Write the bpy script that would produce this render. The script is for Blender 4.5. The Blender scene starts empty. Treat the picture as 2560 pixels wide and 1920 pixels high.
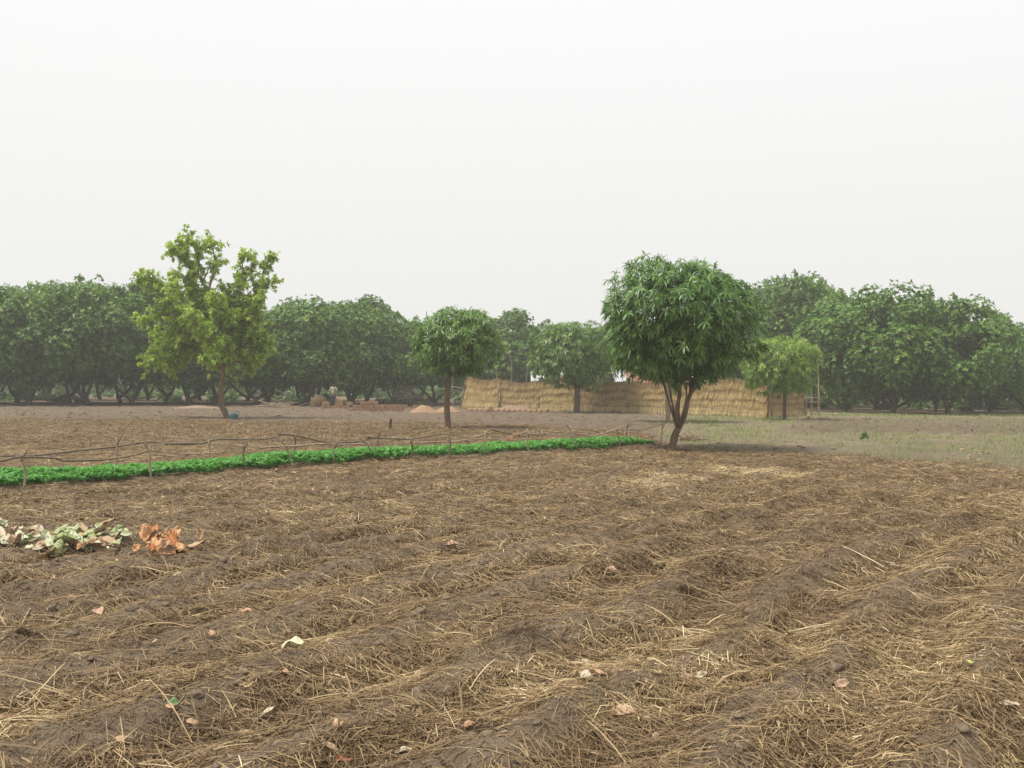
import bpy, math
import numpy as np
from mathutils import Matrix, Vector

C = bpy.context.scene.collection
SC = bpy.context.scene

# ------------------------------------------------------------------ camera
CAM_H = 1.6
FPX = 2500.0                       # focal length in pixels of the 2560 px wide photograph
ROLL = math.atan(0.0096)
PITCH = 6.5 / FPX
cF = Vector((0, math.cos(PITCH), math.sin(PITCH)))
cR0 = Vector((1, 0, 0)); cU0 = cR0.cross(cF)
cR = cR0 * math.cos(ROLL) + cU0 * math.sin(ROLL)
cU = cU0 * math.cos(ROLL) - cR0 * math.sin(ROLL)
cam = bpy.data.cameras.new('camera'); camo = bpy.data.objects.new('camera', cam); C.objects.link(camo)
camo.matrix_world = Matrix(((cR.x, cU.x, -cF.x, 0), (cR.y, cU.y, -cF.y, 0), (cR.z, cU.z, -cF.z, CAM_H), (0, 0, 0, 1)))
cam.sensor_width = 36; cam.lens = 36 * FPX / 2560; cam.clip_start = 0.05; cam.clip_end = 5000
SC.camera = camo

# ------------------------------------------------------------------ sky, sun, exposure
SUN_EL, SUN_AZ = math.radians(65), math.radians(-101)      # azimuth from +Y towards +X
world = bpy.data.worlds.new('World'); SC.world = world; world.use_nodes = True
wn = world.node_tree.nodes; wl = world.node_tree.links
bg = wn['Background']; bg.inputs['Strength'].default_value = 0.1
sky = wn.new('ShaderNodeTexSky'); sky.sky_type = 'NISHITA'; sky.sun_disc = False
sky.sun_elevation = SUN_EL; sky.sun_rotation = SUN_AZ; sky.dust_density = 6; sky.air_density = 1.0
tc = wn.new('ShaderNodeTexCoord'); sp = wn.new('ShaderNodeSeparateXYZ'); wl.new(tc.outputs['Generated'], sp.inputs[0])
cr = wn.new('ShaderNodeValToRGB'); wl.new(sp.outputs['Z'], cr.inputs[0])
e = cr.color_ramp.elements
e[0].position = 0.0; e[0].color = (0.83, 0.826, 0.805, 1)
e[1].position = 0.42; e[1].color = (1.0, 1.0, 1.0, 1)
m1 = cr.color_ramp.elements.new(0.16); m1.color = (0.89, 0.889, 0.88, 1)
sc_ = wn.new('ShaderNodeMix'); sc_.data_type = 'RGBA'; sc_.blend_type = 'MULTIPLY'
sc_.inputs['Factor'].default_value = 1.0
wl.new(cr.outputs['Color'], sc_.inputs[6]); sc_.inputs[7].default_value = (8.3, 8.3, 8.3, 1)
mx = wn.new('ShaderNodeMix'); mx.data_type = 'RGBA'; mx.inputs['Factor'].default_value = 0.97
wl.new(sky.outputs['Color'], mx.inputs[6]); wl.new(sc_.outputs[2], mx.inputs[7])
wl.new(mx.outputs[2], bg.inputs['Color'])

sl = bpy.data.lights.new('sun', 'SUN'); sl.energy = 4.3; sl.angle = math.radians(17); sl.color = (1, 0.95, 0.86)
so = bpy.data.objects.new('sun', sl); C.objects.link(so)
sd = Vector((math.sin(SUN_AZ) * math.cos(SUN_EL), math.cos(SUN_AZ) * math.cos(SUN_EL), math.sin(SUN_EL)))
so.rotation_euler = sd.to_track_quat('Z', 'Y').to_euler()
SC.view_settings.view_transform = 'Standard'; SC.view_settings.look = 'None'
SC.view_settings.exposure = 0.3; SC.view_settings.gamma = 1; SC.view_settings.use_curve_mapping = False
SC.render.engine = 'CYCLES'
cy = SC.cycles; cy.use_denoising = True; cy.max_bounces = 6; cy.diffuse_bounces = 3; cy.glossy_bounces = 2
cy.transmission_bounces = 4; cy.volume_bounces = 2; cy.transparent_max_bounces = 4
cy.use_adaptive_sampling = False

# ------------------------------------------------------------------ helpers
def ray(px, py):
    return cF * FPX + cR * (px - 1280) + cU * (960 - py)
def P(px, py, D):                                  # point seen at a photo pixel at forward distance D
    d = ray(px, py); return np.array(Vector((0, 0, CAM_H)) + d * (D / d.y))
def G(px, py):                                     # point of the flat ground seen at a photo pixel
    d = ray(px, py); return np.array(Vector((0, 0, CAM_H)) + d * (-CAM_H / d.z))
def yh(px):
    return 966.5 + (px - 1280) * 0.0096

def _h(ix, iy, seed):
    a = (ix.astype(np.int64) * 374761393 + iy.astype(np.int64) * 668265263 + seed * 974634217) & 0xffffffff
    a = ((a ^ (a >> 13)) * 1274126177) & 0xffffffff
    a = ((a ^ (a >> 16)) * 2246822519) & 0xffffffff
    return ((a ^ (a >> 15)) & 0xffffff) / float(0xffffff)
def vn(x, y, seed=0):                              # smooth noise in 0..1
    x = np.asarray(x, float); y = np.asarray(y, float)
    ix = np.floor(x); iy = np.floor(y); fx = x - ix; fy = y - iy
    fx = fx * fx * fx * (fx * (fx * 6 - 15) + 10); fy = fy * fy * fy * (fy * (fy * 6 - 15) + 10)
    a = _h(ix, iy, seed); b = _h(ix + 1, iy, seed); c = _h(ix, iy + 1, seed); d = _h(ix + 1, iy + 1, seed)
    return (a * (1 - fx) + b * fx) * (1 - fy) + (c * (1 - fx) + d * fx) * fy
def fbm(x, y, oct=3, seed=0):
    s = 0; a = 1; t = 0
    for o in range(oct):
        s = s + a * vn(x * 2 ** o + 13.7 * o, y * 2 ** o - 7.1 * o, seed + o); t += a; a *= .5
    return s / t
def sstep(a, b, x):
    t = np.clip((x - a) / (b - a), 0, 1); return t * t * (3 - 2 * t)
def unit(v):
    v = np.asarray(v, float); return v / np.maximum(np.linalg.norm(v, axis=-1, keepdims=True), 1e-9)

def tag(o, label=None, cat=None, group=None, kind=None):
    if label: o['label'] = label
    if cat: o['category'] = cat
    if group: o['group'] = group
    if kind: o['kind'] = kind
    return o
def empty(name, loc, label=None, cat=None, group=None):
    o = bpy.data.objects.new(name, None); C.objects.link(o); o.location = tuple(loc); o.empty_display_size = .2
    return tag(o, label, cat, group)
def qmesh(name, V, F, mat, parent=None, rnd=None, extra=None, smooth=False):
    V = np.ascontiguousarray(V, np.float32); F = np.ascontiguousarray(F, np.int32)
    me = bpy.data.meshes.new(name)
    me.vertices.add(len(V)); me.vertices.foreach_set('co', V.ravel())
    me.loops.add(F.size); me.loops.foreach_set('vertex_index', F.ravel())
    me.polygons.add(len(F)); me.polygons.foreach_set('loop_start', np.arange(0, F.size, 4, dtype=np.int32))
    if smooth: me.polygons.foreach_set('use_smooth', np.ones(len(F), bool))
    me.update(calc_edges=True)
    attrs = {}
    if rnd is not None: attrs['rnd'] = rnd
    if extra: attrs.update(extra)
    for k, v in attrs.items():
        a = me.attributes.new(k, 'FLOAT', 'POINT'); a.data.foreach_set('value', np.ascontiguousarray(v, np.float32))
    for m in (mat if isinstance(mat, (list, tuple)) else [mat]): me.materials.append(m)
    o = bpy.data.objects.new(name, me); C.objects.link(o)
    if parent: o.parent = parent
    return o
class MB:
    def __init__(s): s.V = []; s.F = []; s.R = []; s.n = 0
    def add(s, V, F, rnd=0.5):
        V = np.asarray(V, float); s.V.append(V); s.F.append(np.asarray(F) + s.n); s.n += len(V)
        s.R.append(np.broadcast_to(np.asarray(rnd, float), (len(V),)))
        return s
    def build(s, name, mat, parent=None, org=None, smooth=False):
        V = np.concatenate(s.V)
        if org is not None: V = V - np.asarray(org)
        return qmesh(name, V, np.concatenate(s.F), mat, parent, np.concatenate(s.R), smooth=smooth)

def smooth_path(pts, radii, per=4):
    p = np.asarray(pts, float); r = np.asarray(radii, float); n = len(p)
    if n < 3: per = max(per, 3)
    out = []; ro = []
    for i in range(n - 1):
        p0 = p[max(i - 1, 0)]; p1 = p[i]; p2 = p[i + 1]; p3 = p[min(i + 2, n - 1)]
        for k in range(per):
            t = k / per
            out.append(.5 * ((2 * p1) + (p2 - p0) * t + (2 * p0 - 5 * p1 + 4 * p2 - p3) * t * t + (3 * p1 - p0 - 3 * p2 + p3) * t ** 3))
            ro.append(r[i] * (1 - t) + r[i + 1] * t)
    out.append(p[-1]); ro.append(r[-1])
    return np.array(out), np.array(ro)
def tube(pts, radii, sides=7, per=4, rng=None, rough=0.0):
    p, r = smooth_path(pts, radii, per); n = len(p)
    t = unit(np.gradient(p, axis=0))
    ref = np.array((0.31, 0.2, 0.93)) if abs(t[0][2]) < .7 else np.array((1, .13, .07))
    u = unit(np.cross(t, ref)); v = np.cross(t, u)
    a = np.arange(sides) / sides * 2 * math.pi
    rr = r[:, None] * np.ones((n, sides))
    if rng is not None and rough: rr = rr * (1 + rng.normal(0, rough, (n, sides)))
    V = p[:, None] + rr[..., None] * (u[:, None] * np.cos(a)[None, :, None] + v[:, None] * np.sin(a)[None, :, None])
    # close both ends with a tiny ring
    e0 = (p[0] + (V[0] - p[0]) * .03)[None] - t[0] * r[0] * .15; e1 = (p[-1] + (V[-1] - p[-1]) * .03)[None] + t[-1] * r[-1] * .3
    V = np.concatenate((e0, V, e1)); n += 2
    V = V.reshape(-1, 3)
    i = np.arange(n - 1)[:, None] * sides; j = np.arange(sides)[None]; k = (j + 1) % sides
    F = np.stack((i + j, i + k, i + sides + k, i + sides + j), -1).reshape(-1, 4)
    return V, F
def leaves(pos, dirv, nrm, L, W, prof, droop, rng, base=0.0, cup=0.0):
    """Ribbons: pos, dirv, nrm (N,3); L, W, droop (N,); prof = half-width at each station."""
    N = len(pos); S = len(prof)
    d = unit(dirv); side = unit(np.cross(d, nrm)); g = np.array((0, 0, -1.0))
    cur = pos + d * 0.0; pts = [cur]
    for k in range(1, S):
        dd = unit(d + g * (droop * k / (S - 1))[:, None]); cur = cur + dd * (L / (S - 1))[:, None]; pts.append(cur)
    V = np.empty((N, S, 2, 3))
    for k in range(S):
        w = (W * prof[k] * .5)[:, None]
        V[:, k, 0] = pts[k] - side * w; V[:, k, 1] = pts[k] + side * w
    b = np.arange(N)[:, None] * (2 * S); k = np.arange(S - 1)[None] * 2
    F = np.stack((b + k, b + k + 1, b + k + 3, b + k + 2), -1).reshape(-1, 4)
    return V.reshape(-1, 3), F, 2 * S
def rosettes(c, axis, n, L, W, prof, droop, rng, open_=0.75, spreadL=.15):
    """n leaves round every centre c with axis; returns V, F, per-vertex random"""
    N = len(c); ax = unit(axis)
    ref = np.where(np.abs(ax[:, 2:3]) < .9, np.array((0, 0, 1.0)), np.array((1.0, 0, 0)))
    u = unit(np.cross(ax, ref)); v = np.cross(ax, u)
    ph = (np.arange(n) / n * 2 * math.pi)[None] + rng.uniform(0, 6.28, (N, 1)) + rng.normal(0, .35, (N, n))
    op = np.clip(open_ + rng.normal(0, .22, (N, n)), -.1, 1.2)[..., None]
    rad = u[:, None] * np.cos(ph)[..., None] + v[:, None] * np.sin(ph)[..., None]
    d = rad * op + ax[:, None] * (1 - op * .6)
    nr = np.broadcast_to(ax[:, None], d.shape) - rad * .3 + rng.normal(0, .2, d.shape)
    pos = np.repeat(c, n, 0)
    LL = L * (1 + rng.normal(0, spreadL, N * n)).clip(.5, 1.6); WW = W * (1 + rng.normal(0, .15, N * n)).clip(.5, 1.6)
    dr = droop * rng.uniform(.5, 1.5, N * n)
    V, F, k = leaves(pos, d.reshape(-1, 3), nr.reshape(-1, 3), LL, WW, prof, dr, rng)
    r = (np.repeat(rng.normal(0, .16, N), n) + rng.uniform(.15, .85, N * n)).clip(0, 1)
    return V, F, np.repeat(r, k)

# ------------------------------------------------------------------ materials
def mat(name):
    m = bpy.data.materials.new(name); m.use_nodes = True
    nt = m.node_tree; b = nt.nodes['Principled BSDF']; return m, nt, b
def ramp(nt, fac, stops):
    r = nt.nodes.new('ShaderNodeValToRGB'); el = r.color_ramp.elements
    el[0].position, el[0].color = stops[0][0], (*stops[0][1], 1)
    el[1].position, el[1].color = stops[-1][0], (*stops[-1][1], 1)
    for p_, c_ in stops[1:-1]:
        q = el.new(p_); q.color = (*c_, 1)
    nt.links.new(fac, r.inputs[0]); return r.outputs[0]
def noise(nt, scale, detail=3, rough=.55, vec=None):
    n = nt.nodes.new('ShaderNodeTexNoise'); n.inputs['Scale'].default_value = scale
    n.inputs['Detail'].default_value = detail; n.inputs['Roughness'].default_value = rough
    if vec is None:
        t = nt.nodes.new('ShaderNodeTexCoord'); vec = t.outputs['Object']
    nt.links.new(vec, n.inputs['Vector']); return n.outputs['Fac']
def attr(nt, name):
    a = nt.nodes.new('ShaderNodeAttribute'); a.attribute_name = name; return a.outputs['Fac']
def mixc(nt, fac, a, b, mode='MIX'):
    m = nt.nodes.new('ShaderNodeMix'); m.data_type = 'RGBA'; m.blend_type = mode
    for s, i in ((fac, 0), (a, 6), (b, 7)):
        if hasattr(s, 'is_linked'): nt.links.new(s, m.inputs[i])
        elif i == 0: m.inputs[0].default_value = s
        else: m.inputs[i].default_value = (*s, 1)
    return m.outputs[2]
def bump(nt, b, height, strength, dist):
    n = nt.nodes.new('ShaderNodeBump'); n.inputs['Strength'].default_value = strength; n.inputs['Distance'].default_value = dist
    nt.links.new(height, n.inputs['Height']); nt.links.new(n.outputs[0], b.inputs['Normal'])
def leafmat(name, stops, rough=.5, trans=.3, spec=.4, tcol=1.3, big=None):
    m, nt, b = mat(name)
    col = ramp(nt, attr(nt, 'rnd'), stops)
    if big:
        f = noise(nt, big, 2)
        col = mixc(nt, 1.0, col, ramp(nt, f, [(.3, (.72, .75, .8)), (.7, (1.22, 1.18, .95))]), 'MULTIPLY')
    nt.links.new(col, b.inputs['Base Color']); b.inputs['Roughness'].default_value = rough
    b.inputs['Specular IOR Level'].default_value = spec
    t = nt.nodes.new('ShaderNodeBsdfTranslucent')
    nt.links.new(mixc(nt, 1.0, col, (tcol, tcol * 1.12, tcol * .55), 'MULTIPLY'), t.inputs[0])
    mx = nt.nodes.new('ShaderNodeMixShader'); mx.inputs[0].default_value = trans
    nt.links.new(b.outputs[0], mx.inputs[1]); nt.links.new(t.outputs[0], mx.inputs[2])
    nt.links.new(mx.outputs[0], nt.nodes['Material Output'].inputs[0]); return m
def plainmat(name, c1, c2, scale=8, rough=.9, bmp=.4, dist=.01, detail=4, stretch=None):
    m, nt, b = mat(name)
    vec = None
    if stretch:
        t = nt.nodes.new('ShaderNodeTexCoord'); mp = nt.nodes.new('ShaderNodeMapping'); mp.inputs['Scale'].default_value = stretch
        nt.links.new(t.outputs['Object'], mp.inputs[0]); vec = mp.outputs[0]
    f = noise(nt, scale, detail, .6, vec)
    nt.links.new(ramp(nt, f, [(.3, c1), (.7, c2)]), b.inputs['Base Color']); b.inputs['Roughness'].default_value = rough
    b.inputs['Specular IOR Level'].default_value = .25
    if bmp: bump(nt, b, f, bmp, dist)
    return m

M_MANGO = leafmat('mango_leaf', [(0, (.032, .085, .013)), (.45, (.068, .158, .022)), (.8, (.125, .24, .040)), (1, (.22, .33, .07))], .38, .25, .5)
M_MANGO_PALE = leafmat('mango_leaf_pale', [(0, (.09, .17, .022)), (.5, (.165, .27, .038)), (1, (.26, .36, .06))], .45, .3, .4)
M_MANGO_MID = leafmat('mango_leaf_mid', [(0, (.050, .115, .020)), (.5, (.10, .20, .034)), (1, (.19, .30, .06))], .42, .28, .45)
M_CASHEW = leafmat('orchard_leaf', [(0, (.030, .082, .013)), (.45, (.076, .172, .024)), (.8, (.145, .265, .044)), (1, (.26, .35, .08))], .5, .25, .4, big=.35)
M_LIGHT = leafmat('light_leaf', [(0, (.16, .25, .024)), (.5, (.28, .39, .048)), (1, (.42, .50, .12))], .5, .42, .35)
M_SEED = leafmat('seedling_leaf', [(0, (.055, .18, .04)), (.5, (.115, .32, .075)), (1, (.22, .46, .13))], .5, .3, .35)
M_GRASS = leafmat('grass_blade', [(0, (.30, .24, .12)), (.5, (.20, .22, .08)), (1, (.15, .26, .07))], .6, .3, .3)
M_BUSH = leafmat('bush_leaf', [(0, (.05, .10, .025)), (.5, (.09, .18, .04)), (1, (.18, .28, .08))], .5, .3, .4)
M_STRAW = leafmat('straw', [(0, (.066, .040, .021)), (.3, (.150, .096, .047)), (.62, (.245, .168, .083)), (.86, (.40, .29, .15)), (1, (.65, .53, .32))], .6, .12, .3, 1.0)
M_THATCH = leafmat('thatch', [(0, (.19, .125, .055)), (.35, (.36, .25, .112)), (.65, (.54, .40, .19)), (1, (.72, .58, .33))], .7, .1, .25, 1.0)
M_BARK = plainmat('bark', (.075, .055, .04), (.17, .135, .10), 9, .9, .6, .02, stretch=(1, 1, .3))
M_BARK_DARK = plainmat('bark_dark', (.045, .036, .028), (.11, .09, .07), 6, .9, .6, .02, stretch=(1, 1, .3))
M_BARK_BROWN = plainmat('bark_brown', (.10, .07, .045), (.20, .145, .095), 9, .9, .6, .02, stretch=(1, 1, .3))
M_POLE = plainmat('weathered_pole', (.21, .155, .105), (.40, .32, .235), 14, .85, .4, .005)
M_POLE_DARK = plainmat('dark_pole', (.10, .076, .055), (.22, .175, .13), 14, .85, .4, .005)
M_BRICK = plainmat('mud_brick', (.25, .15, .09), (.36, .23, .14), 11, .95, .5, .01)
M_SAND = plainmat('sand', (.22, .135, .075), (.31, .20, .118), 5, .95, .5, .02)
M_MOUND = plainmat('mound_soil', (.17, .12, .085), (.25, .18, .13), 5, .95, .5, .02)
M_CLOD = plainmat('clod', (.095, .071, .049), (.20, .155, .108), 14, .95, .8, .02, 5)
M_RUST = plainmat('rusty_zinc', (.17, .075, .048), (.30, .145, .095), 1.6, .7, 0)
M_ZINC = plainmat('zinc', (.42, .44, .46), (.62, .63, .64), 1.2, .5, 0)
M_WALL = plainmat('mud_wall', (.24, .15, .09), (.34, .22, .13), 3, .95, .4)

# ------------------------------------------------------------------ ground shape and cover
bed_px = np.array([0, 320, 700, 1000, 1300, 1640]); bed_py = np.array([1230, 1208, 1174, 1153, 1137, 1117])
bed_pts = np.array([G(a, b)[:2] for a, b in zip(bed_px, bed_py)])
bed_dir0 = unit(bed_pts[0] - bed_pts[1]); bed_line = np.concatenate(([bed_pts[0] + bed_dir0 * 6], bed_pts))
def bed_uv(x, y):                                  # along, and distance behind the front edge (0..BW inside)
    best = np.full(np.shape(x), 1e9); vv = np.full(np.shape(x), 1e9); uu = np.zeros(np.shape(x)); acc = 0
    for i in range(len(bed_line) - 1):
        a = bed_line[i]; b = bed_line[i + 1]; L = np.linalg.norm(b - a); t = (b - a) / L
        rx = x - a[0]; ry = y - a[1]; s = (rx * t[0] + ry * t[1]).clip(0, L)
        dx = rx - s * t[0]; dy = ry - s * t[1]; d = np.hypot(dx, dy); sd = -t[1] * rx + t[0] * ry
        k = d < best; best = np.where(k, d, best); vv = np.where(k, np.where(sd > 0, d, -d), vv); uu = np.where(k, acc + s, uu); acc += L
    return uu, vv, acc
BW = 1.0
RD = unit(np.array((0.72, 1.0)))                   # direction the ridges run
def ridge_t(x, y):
    w = (fbm(x * .22, y * .22, 2, 5) - .5) * 1.1 + (vn(x * .8, y * .8, 8) - .5) * .32 + (vn(x * 2.3, y * 2.3, 9) - .5) * .14
    return (x * RD[1] - y * RD[0]) / 0.83 + w * .9 + .25
def ridge(x, y):                                   # 0 in the furrow, 1 on the ridge
    return .5 + .5 * np.cos(ridge_t(x, y) * 2 * math.pi)
def zones(x, y):
    D = np.maximum(y, .5); a = np.clip(x / D, -1, 1)
    n = (fbm(x * .25, y * .25, 3, 21) - .5)
    Dm = np.interp(a, [-1, -.5, 0, .13, .165, .33, .51, 1], [44, 44, 43, 37, 27.5, 24, 19, 15]) + n * 6
    mulch = 1 - sstep(-2.0, 2.0, D - Dm)
    right = sstep(.12, .2, a)
    grassz = right * sstep(-2, 1.5, D - Dm) * (1 - sstep(68, 76, D))
    plow = sstep(.25, .31, a + n * .05) * sstep(35, 38, D) * (1 - sstep(55, 60, D))
    return mulch, grassz, plow, n
def hgt(x, y):
    x = np.asarray(x, float); y = np.asarray(y, float)
    mulch, grassz, plow, n = zones(x, y)
    am = (.45 + 1.0 * fbm(x * .55 + 3, y * .55, 2, 11)).clip(.1, 1.3)
    amp = np.interp(y, [0, 9, 16, 24, 60], [.115, .115, .075, .04, .03]) * (.35 + .65 * mulch)
    h = amp * am * (ridge(x, y) ** 1.3 - .45)
    h = h + (fbm(x * 1.3, y * 1.3, 3, 31) - .5) * .13 * np.interp(y, [0, 60, 90], [1, .9, .3])
    h = h + np.where(y < 30, (fbm(x * 4.5, y * 4.5, 3, 41) - .5) * .10 * np.interp(y, [0, 15, 30], [1, .85, 0]), 0)
    h = h + np.where(y < 14, ((vn(x * 13, y * 13, 51) - .5) * .030 + (vn(x * 29, y * 29, 52) - .5) * .014) * np.interp(y, [0, 9, 14], [1, .7, 0]), 0)
    h = h + plow * .17 * (ridge(x, y) - .5)
    bare = (1 - mulch) * (1 - grassz)
    h = h + bare * np.where(y < 80, (vn(x * 1.7, y * 1.7, 71) - .5) * .10, 0)
    u, v, L = bed_uv(x, y)
    inb = sstep(-.35, .05, v) * (1 - sstep(BW - .05, BW + .35, v)) * (1 - sstep(L - .3, L + .1, u + np.maximum(0, x - bed_line[-1][0])))
    h = h * (1 - inb * .6) + inb * .07
    far = sstep(90, 200, y); h = h * (1 - far)
    return h
def straw_cover(x, y):
    mulch, grassz, plow, n = zones(x, y)
    r = ridge(x, y)
    # straw lies thick in the furrows; the crests stand bare in long patches
    p = fbm((x * RD[0] + y * RD[1]) * .75, (x * RD[1] - y * RD[0]) * 1.7, 3, 77)
    near = np.interp(y, [4, 9, 14, 40], [1, .95, .75, .45])
    left = 1 + .35 * sstep(-.05, -.35, x / np.maximum(y, 1)) * (y < 20)
    bare = sstep(.455, .545, r * .55 + p * .80 - .25 - .07 * (x / np.maximum(y, 1) * 2) + (left - 1) * .18) * near
    c = (1 - bare * (.79 - .06 * sstep(0, .35, x / np.maximum(y, 1)))) * mulch
    u, v, L = bed_uv(x, y)
    return c * (1 - (sstep(-.15, .1, v) * (1 - sstep(BW - .1, BW + .2, v))) * (x < bed_line[-1][0] + .3))
def straw_bright(x, y):
    a = G(1600, 1210); b = G(1860, 1180); c = G(1960, 1190)
    s = 0
    for q, rx, ry in ((a, .75, 1.0), (b, 1.0, 1.3), (c, .5, .7), (G(1700, 1195), .9, 1.0)):
        s = np.maximum(s, 1 - np.clip(np.hypot((x - q[0]) / rx, (y - q[1]) / ry), 0, 1))
    return sstep(0, .4, s)

rows = np.concatenate((np.linspace(-45, 2, 26)[:-1], np.arange(2, 13, .032), 13 * 1.0105 ** np.arange(0, 165), 13 * 1.0105 ** 165 * 1.065 ** np.arange(0, 46)))
NS = 520
s = np.linspace(-1, 1, NS)
wdt = np.where(rows >= 0, 4 + .8 * rows, 4 - rows)
X = s[None] * wdt[:, None]; Y = np.broadcast_to(rows[:, None], X.shape)
H = hgt(X, Y)
V = np.stack((X, Y, H), -1).reshape(-1, 3)
i = np.arange(len(rows) - 1)[:, None] * NS; j = np.arange(NS - 1)[None]
F = np.stack((i + j, i + j + 1, i + NS + j + 1, i + NS + j), -1).reshape(-1, 4)
zm, zg, zp, zn = zones(X, Y)
cov = straw_cover(X, Y)
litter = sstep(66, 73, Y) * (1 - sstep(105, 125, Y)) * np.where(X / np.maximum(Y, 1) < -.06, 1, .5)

mg, nt, b = mat('field_soil')
f1 = noise(nt, .9, 4, .6); f2 = noise(nt, 9, 6, .68); f3 = noise(nt, 55, 5, .7)
soil = ramp(nt, f2, [(.28, (.165, .125, .088)), (.5, (.275, .214, .152)), (.72, (.38, .305, .22))])
soil = mixc(nt, 1.0, soil, ramp(nt, f1, [(.3, (.80, .80, .80)), (.7, (1.2, 1.17, 1.12))]), 'MULTIPLY')
fib = ramp(nt, f3, [(.3, (.10, .065, .036)), (.55, (.20, .132, .07)), (.75, (.34, .235, .128))])
col = mixc(nt, attr(nt, 'cover'), soil, fib)
bare = ramp(nt, noise(nt, 2.2, 6, .72), [(.3, (.090, .065, .043)), (.5, (.165, .125, .083)), (.75, (.24, .188, .13))])
col = mixc(nt, attr(nt, 'barez'), col, bare)
gr = ramp(nt, noise(nt, .7, 5, .7), [(.3, (.145, .138, .072)), (.5, (.205, .172, .108)), (.72, (.26, .205, .142))])
col = mixc(nt, attr(nt, 'grassz'), col, gr)
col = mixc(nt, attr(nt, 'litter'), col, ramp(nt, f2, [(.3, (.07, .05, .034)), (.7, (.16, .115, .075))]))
nt.links.new(col, b.inputs['Base Color']); b.inputs['Roughness'].default_value = .95; b.inputs['Specular IOR Level'].default_value = .2
ad = nt.nodes.new('ShaderNodeMath'); ad.operation = 'MULTIPLY_ADD'; nt.links.new(f2, ad.inputs[0]); ad.inputs[1].default_value = 1.0; nt.links.new(f3, ad.inputs[2])
bump(nt, b, ad.outputs[0], 1.0, .07)
ground = qmesh('ground', V, F, mg, None, None, {
    'cover': (cov * .85).ravel(), 'barez': ((1 - zm) * (1 - zg * (1 - zp))).ravel(), 'grassz': (zg * (1 - zp * .55) * (.35 + .65 * sstep(.35, .6, fbm(X * .5, Y * .5, 3, 91)))).ravel(),
    'litter': litter.ravel()}, smooth=True)
tag(ground, 'brown ridged field soil reaching back under the orchard trees', 'ground', kind='structure')

# ------------------------------------------------------------------ straw
def scatter_straw(mb, rng, d0, d1, dens, L, W, prof, side=1.35, lift=.05, up=.12, pw=1.0):
    A = .5 * (d1 ** 2 - d0 ** 2) * 2 * .512 * side + 1.2 * (d1 - d0)
    N = int(A * dens)
    y = np.sqrt(rng.uniform(d0 ** 2, d1 ** 2, N)); x = rng.uniform(-1, 1, N) * (.512 * side * y + .6)
    c = straw_cover(x, y)
    k = rng.uniform(0, 1, N) < c ** pw
    x = x[k]; y = y[k]; c = c[k]; N = len(x)
    ang = fbm(x * .55, y * .55, 2, 101) * 12 + rng.normal(0, 1.0, N)
    ang = np.where(rng.uniform(0, 1, N) < .85, rng.uniform(0, 6.28, N), ang)
    LL = L * np.exp(rng.normal(0, .45, N)).clip(.35, 2.3)
    e = 0.03
    sl_ = rng.normal(0, up, N) + np.where(rng.uniform(0, 1, N) < .16, rng.uniform(.2, 1.4, N), 0)
    hx = np.cos(ang) * LL; hy = np.sin(ang) * LL
    z0 = hgt(x, y); z1 = hgt(x + hx, y + hy)
    dz = (z1 - z0) / LL
    d = np.stack((np.cos(ang), np.sin(ang), dz * .9 + np.abs(sl_)), -1)
    nr = np.stack((rng.normal(0, .45, N), rng.normal(0, .45, N), np.ones(N)), -1)
    z = z0 + .004 + lift * rng.uniform(0, 1, N) ** 2 * c
    V, F, kk = leaves(np.stack((x, y, z), -1), d, nr, LL, W * rng.uniform(.6, 1.5, N), prof, np.abs(sl_) * 1.6 + .05, rng)
    br = straw_bright(x, y)
    base = rng.beta(2.1, 2.3, N) + (fbm(x * .5, y * .5, 3, 111) - .5) * .25 + (fbm(x * 2.6, y * 2.6, 2, 115) - .5) * .55
    deep = (z - z0) / max(lift, 1e-3)
    base = base * .9 - .01 + deep * .12 - .07 * sstep(20, 28, y) + br * .33
    mb.add(V, F, np.repeat(base.clip(0, 1), kk))
def tufts(mb, rng, n, d0, d1, W, side=1.3, dark=.0, pos=None, rad=.11):
    y = np.sqrt(rng.uniform(d0 ** 2, d1 ** 2, n)); x = rng.uniform(-1, 1, n) * (.512 * side * y + .5)
    k = rng.uniform(0, 1, n) < straw_cover(x, y); x = x[k]; y = y[k]; n = len(x)
    if pos is not None: x, y = pos; n = len(x)
    nb = (46 if d0 < 10 else 26) if pos is None else 280
    ph = rng.uniform(0, 6.28, (n, nb)); rr = rng.uniform(.0, rad, (n, nb)) * rng.uniform(.6, 1.5, (n, 1))
    cx = (x[:, None] + np.cos(ph) * rr).ravel(); cyy = (y[:, None] + np.sin(ph) * rr).ravel()
    lean = rng.uniform(0, 6.28, (n, 1)); an = (lean + rng.normal(0, .9, (n, nb))).ravel()
    N = n * nb
    d = np.stack((np.cos(an), np.sin(an), rng.uniform(.2, 1.5, N)), -1)
    LL = rng.uniform(.07, .2, N) * np.repeat(rng.uniform(.7, 1.3, n), nb)
    V, F, kk = leaves(np.stack((cx, cyy, hgt(cx, cyy) - .005), -1), d, np.stack((np.cos(an + 1.5) * .4, np.sin(an + 1.5) * .4, np.ones(N)), -1), LL, W * rng.uniform(.6, 1.4, N), (1, .9, .7, .25), rng.uniform(.5, 2.6, N), rng)
    base = np.repeat(rng.uniform(.05, .6, n), nb) + rng.normal(0, .14, N) - dark
    mb.add(V, F, np.repeat(base.clip(0, 1), kk))
rng = np.random.default_rng(4)
sm = MB()
scatter_straw(sm, rng, 3.2, 7.5, 3300, .13, .0036, (.75, 1, .9, .5), side=1.45, lift=.055)
scatter_straw(sm, rng, 7.5, 14, 1700, .14, .0056, (.75, 1, .6), lift=.06)
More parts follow.
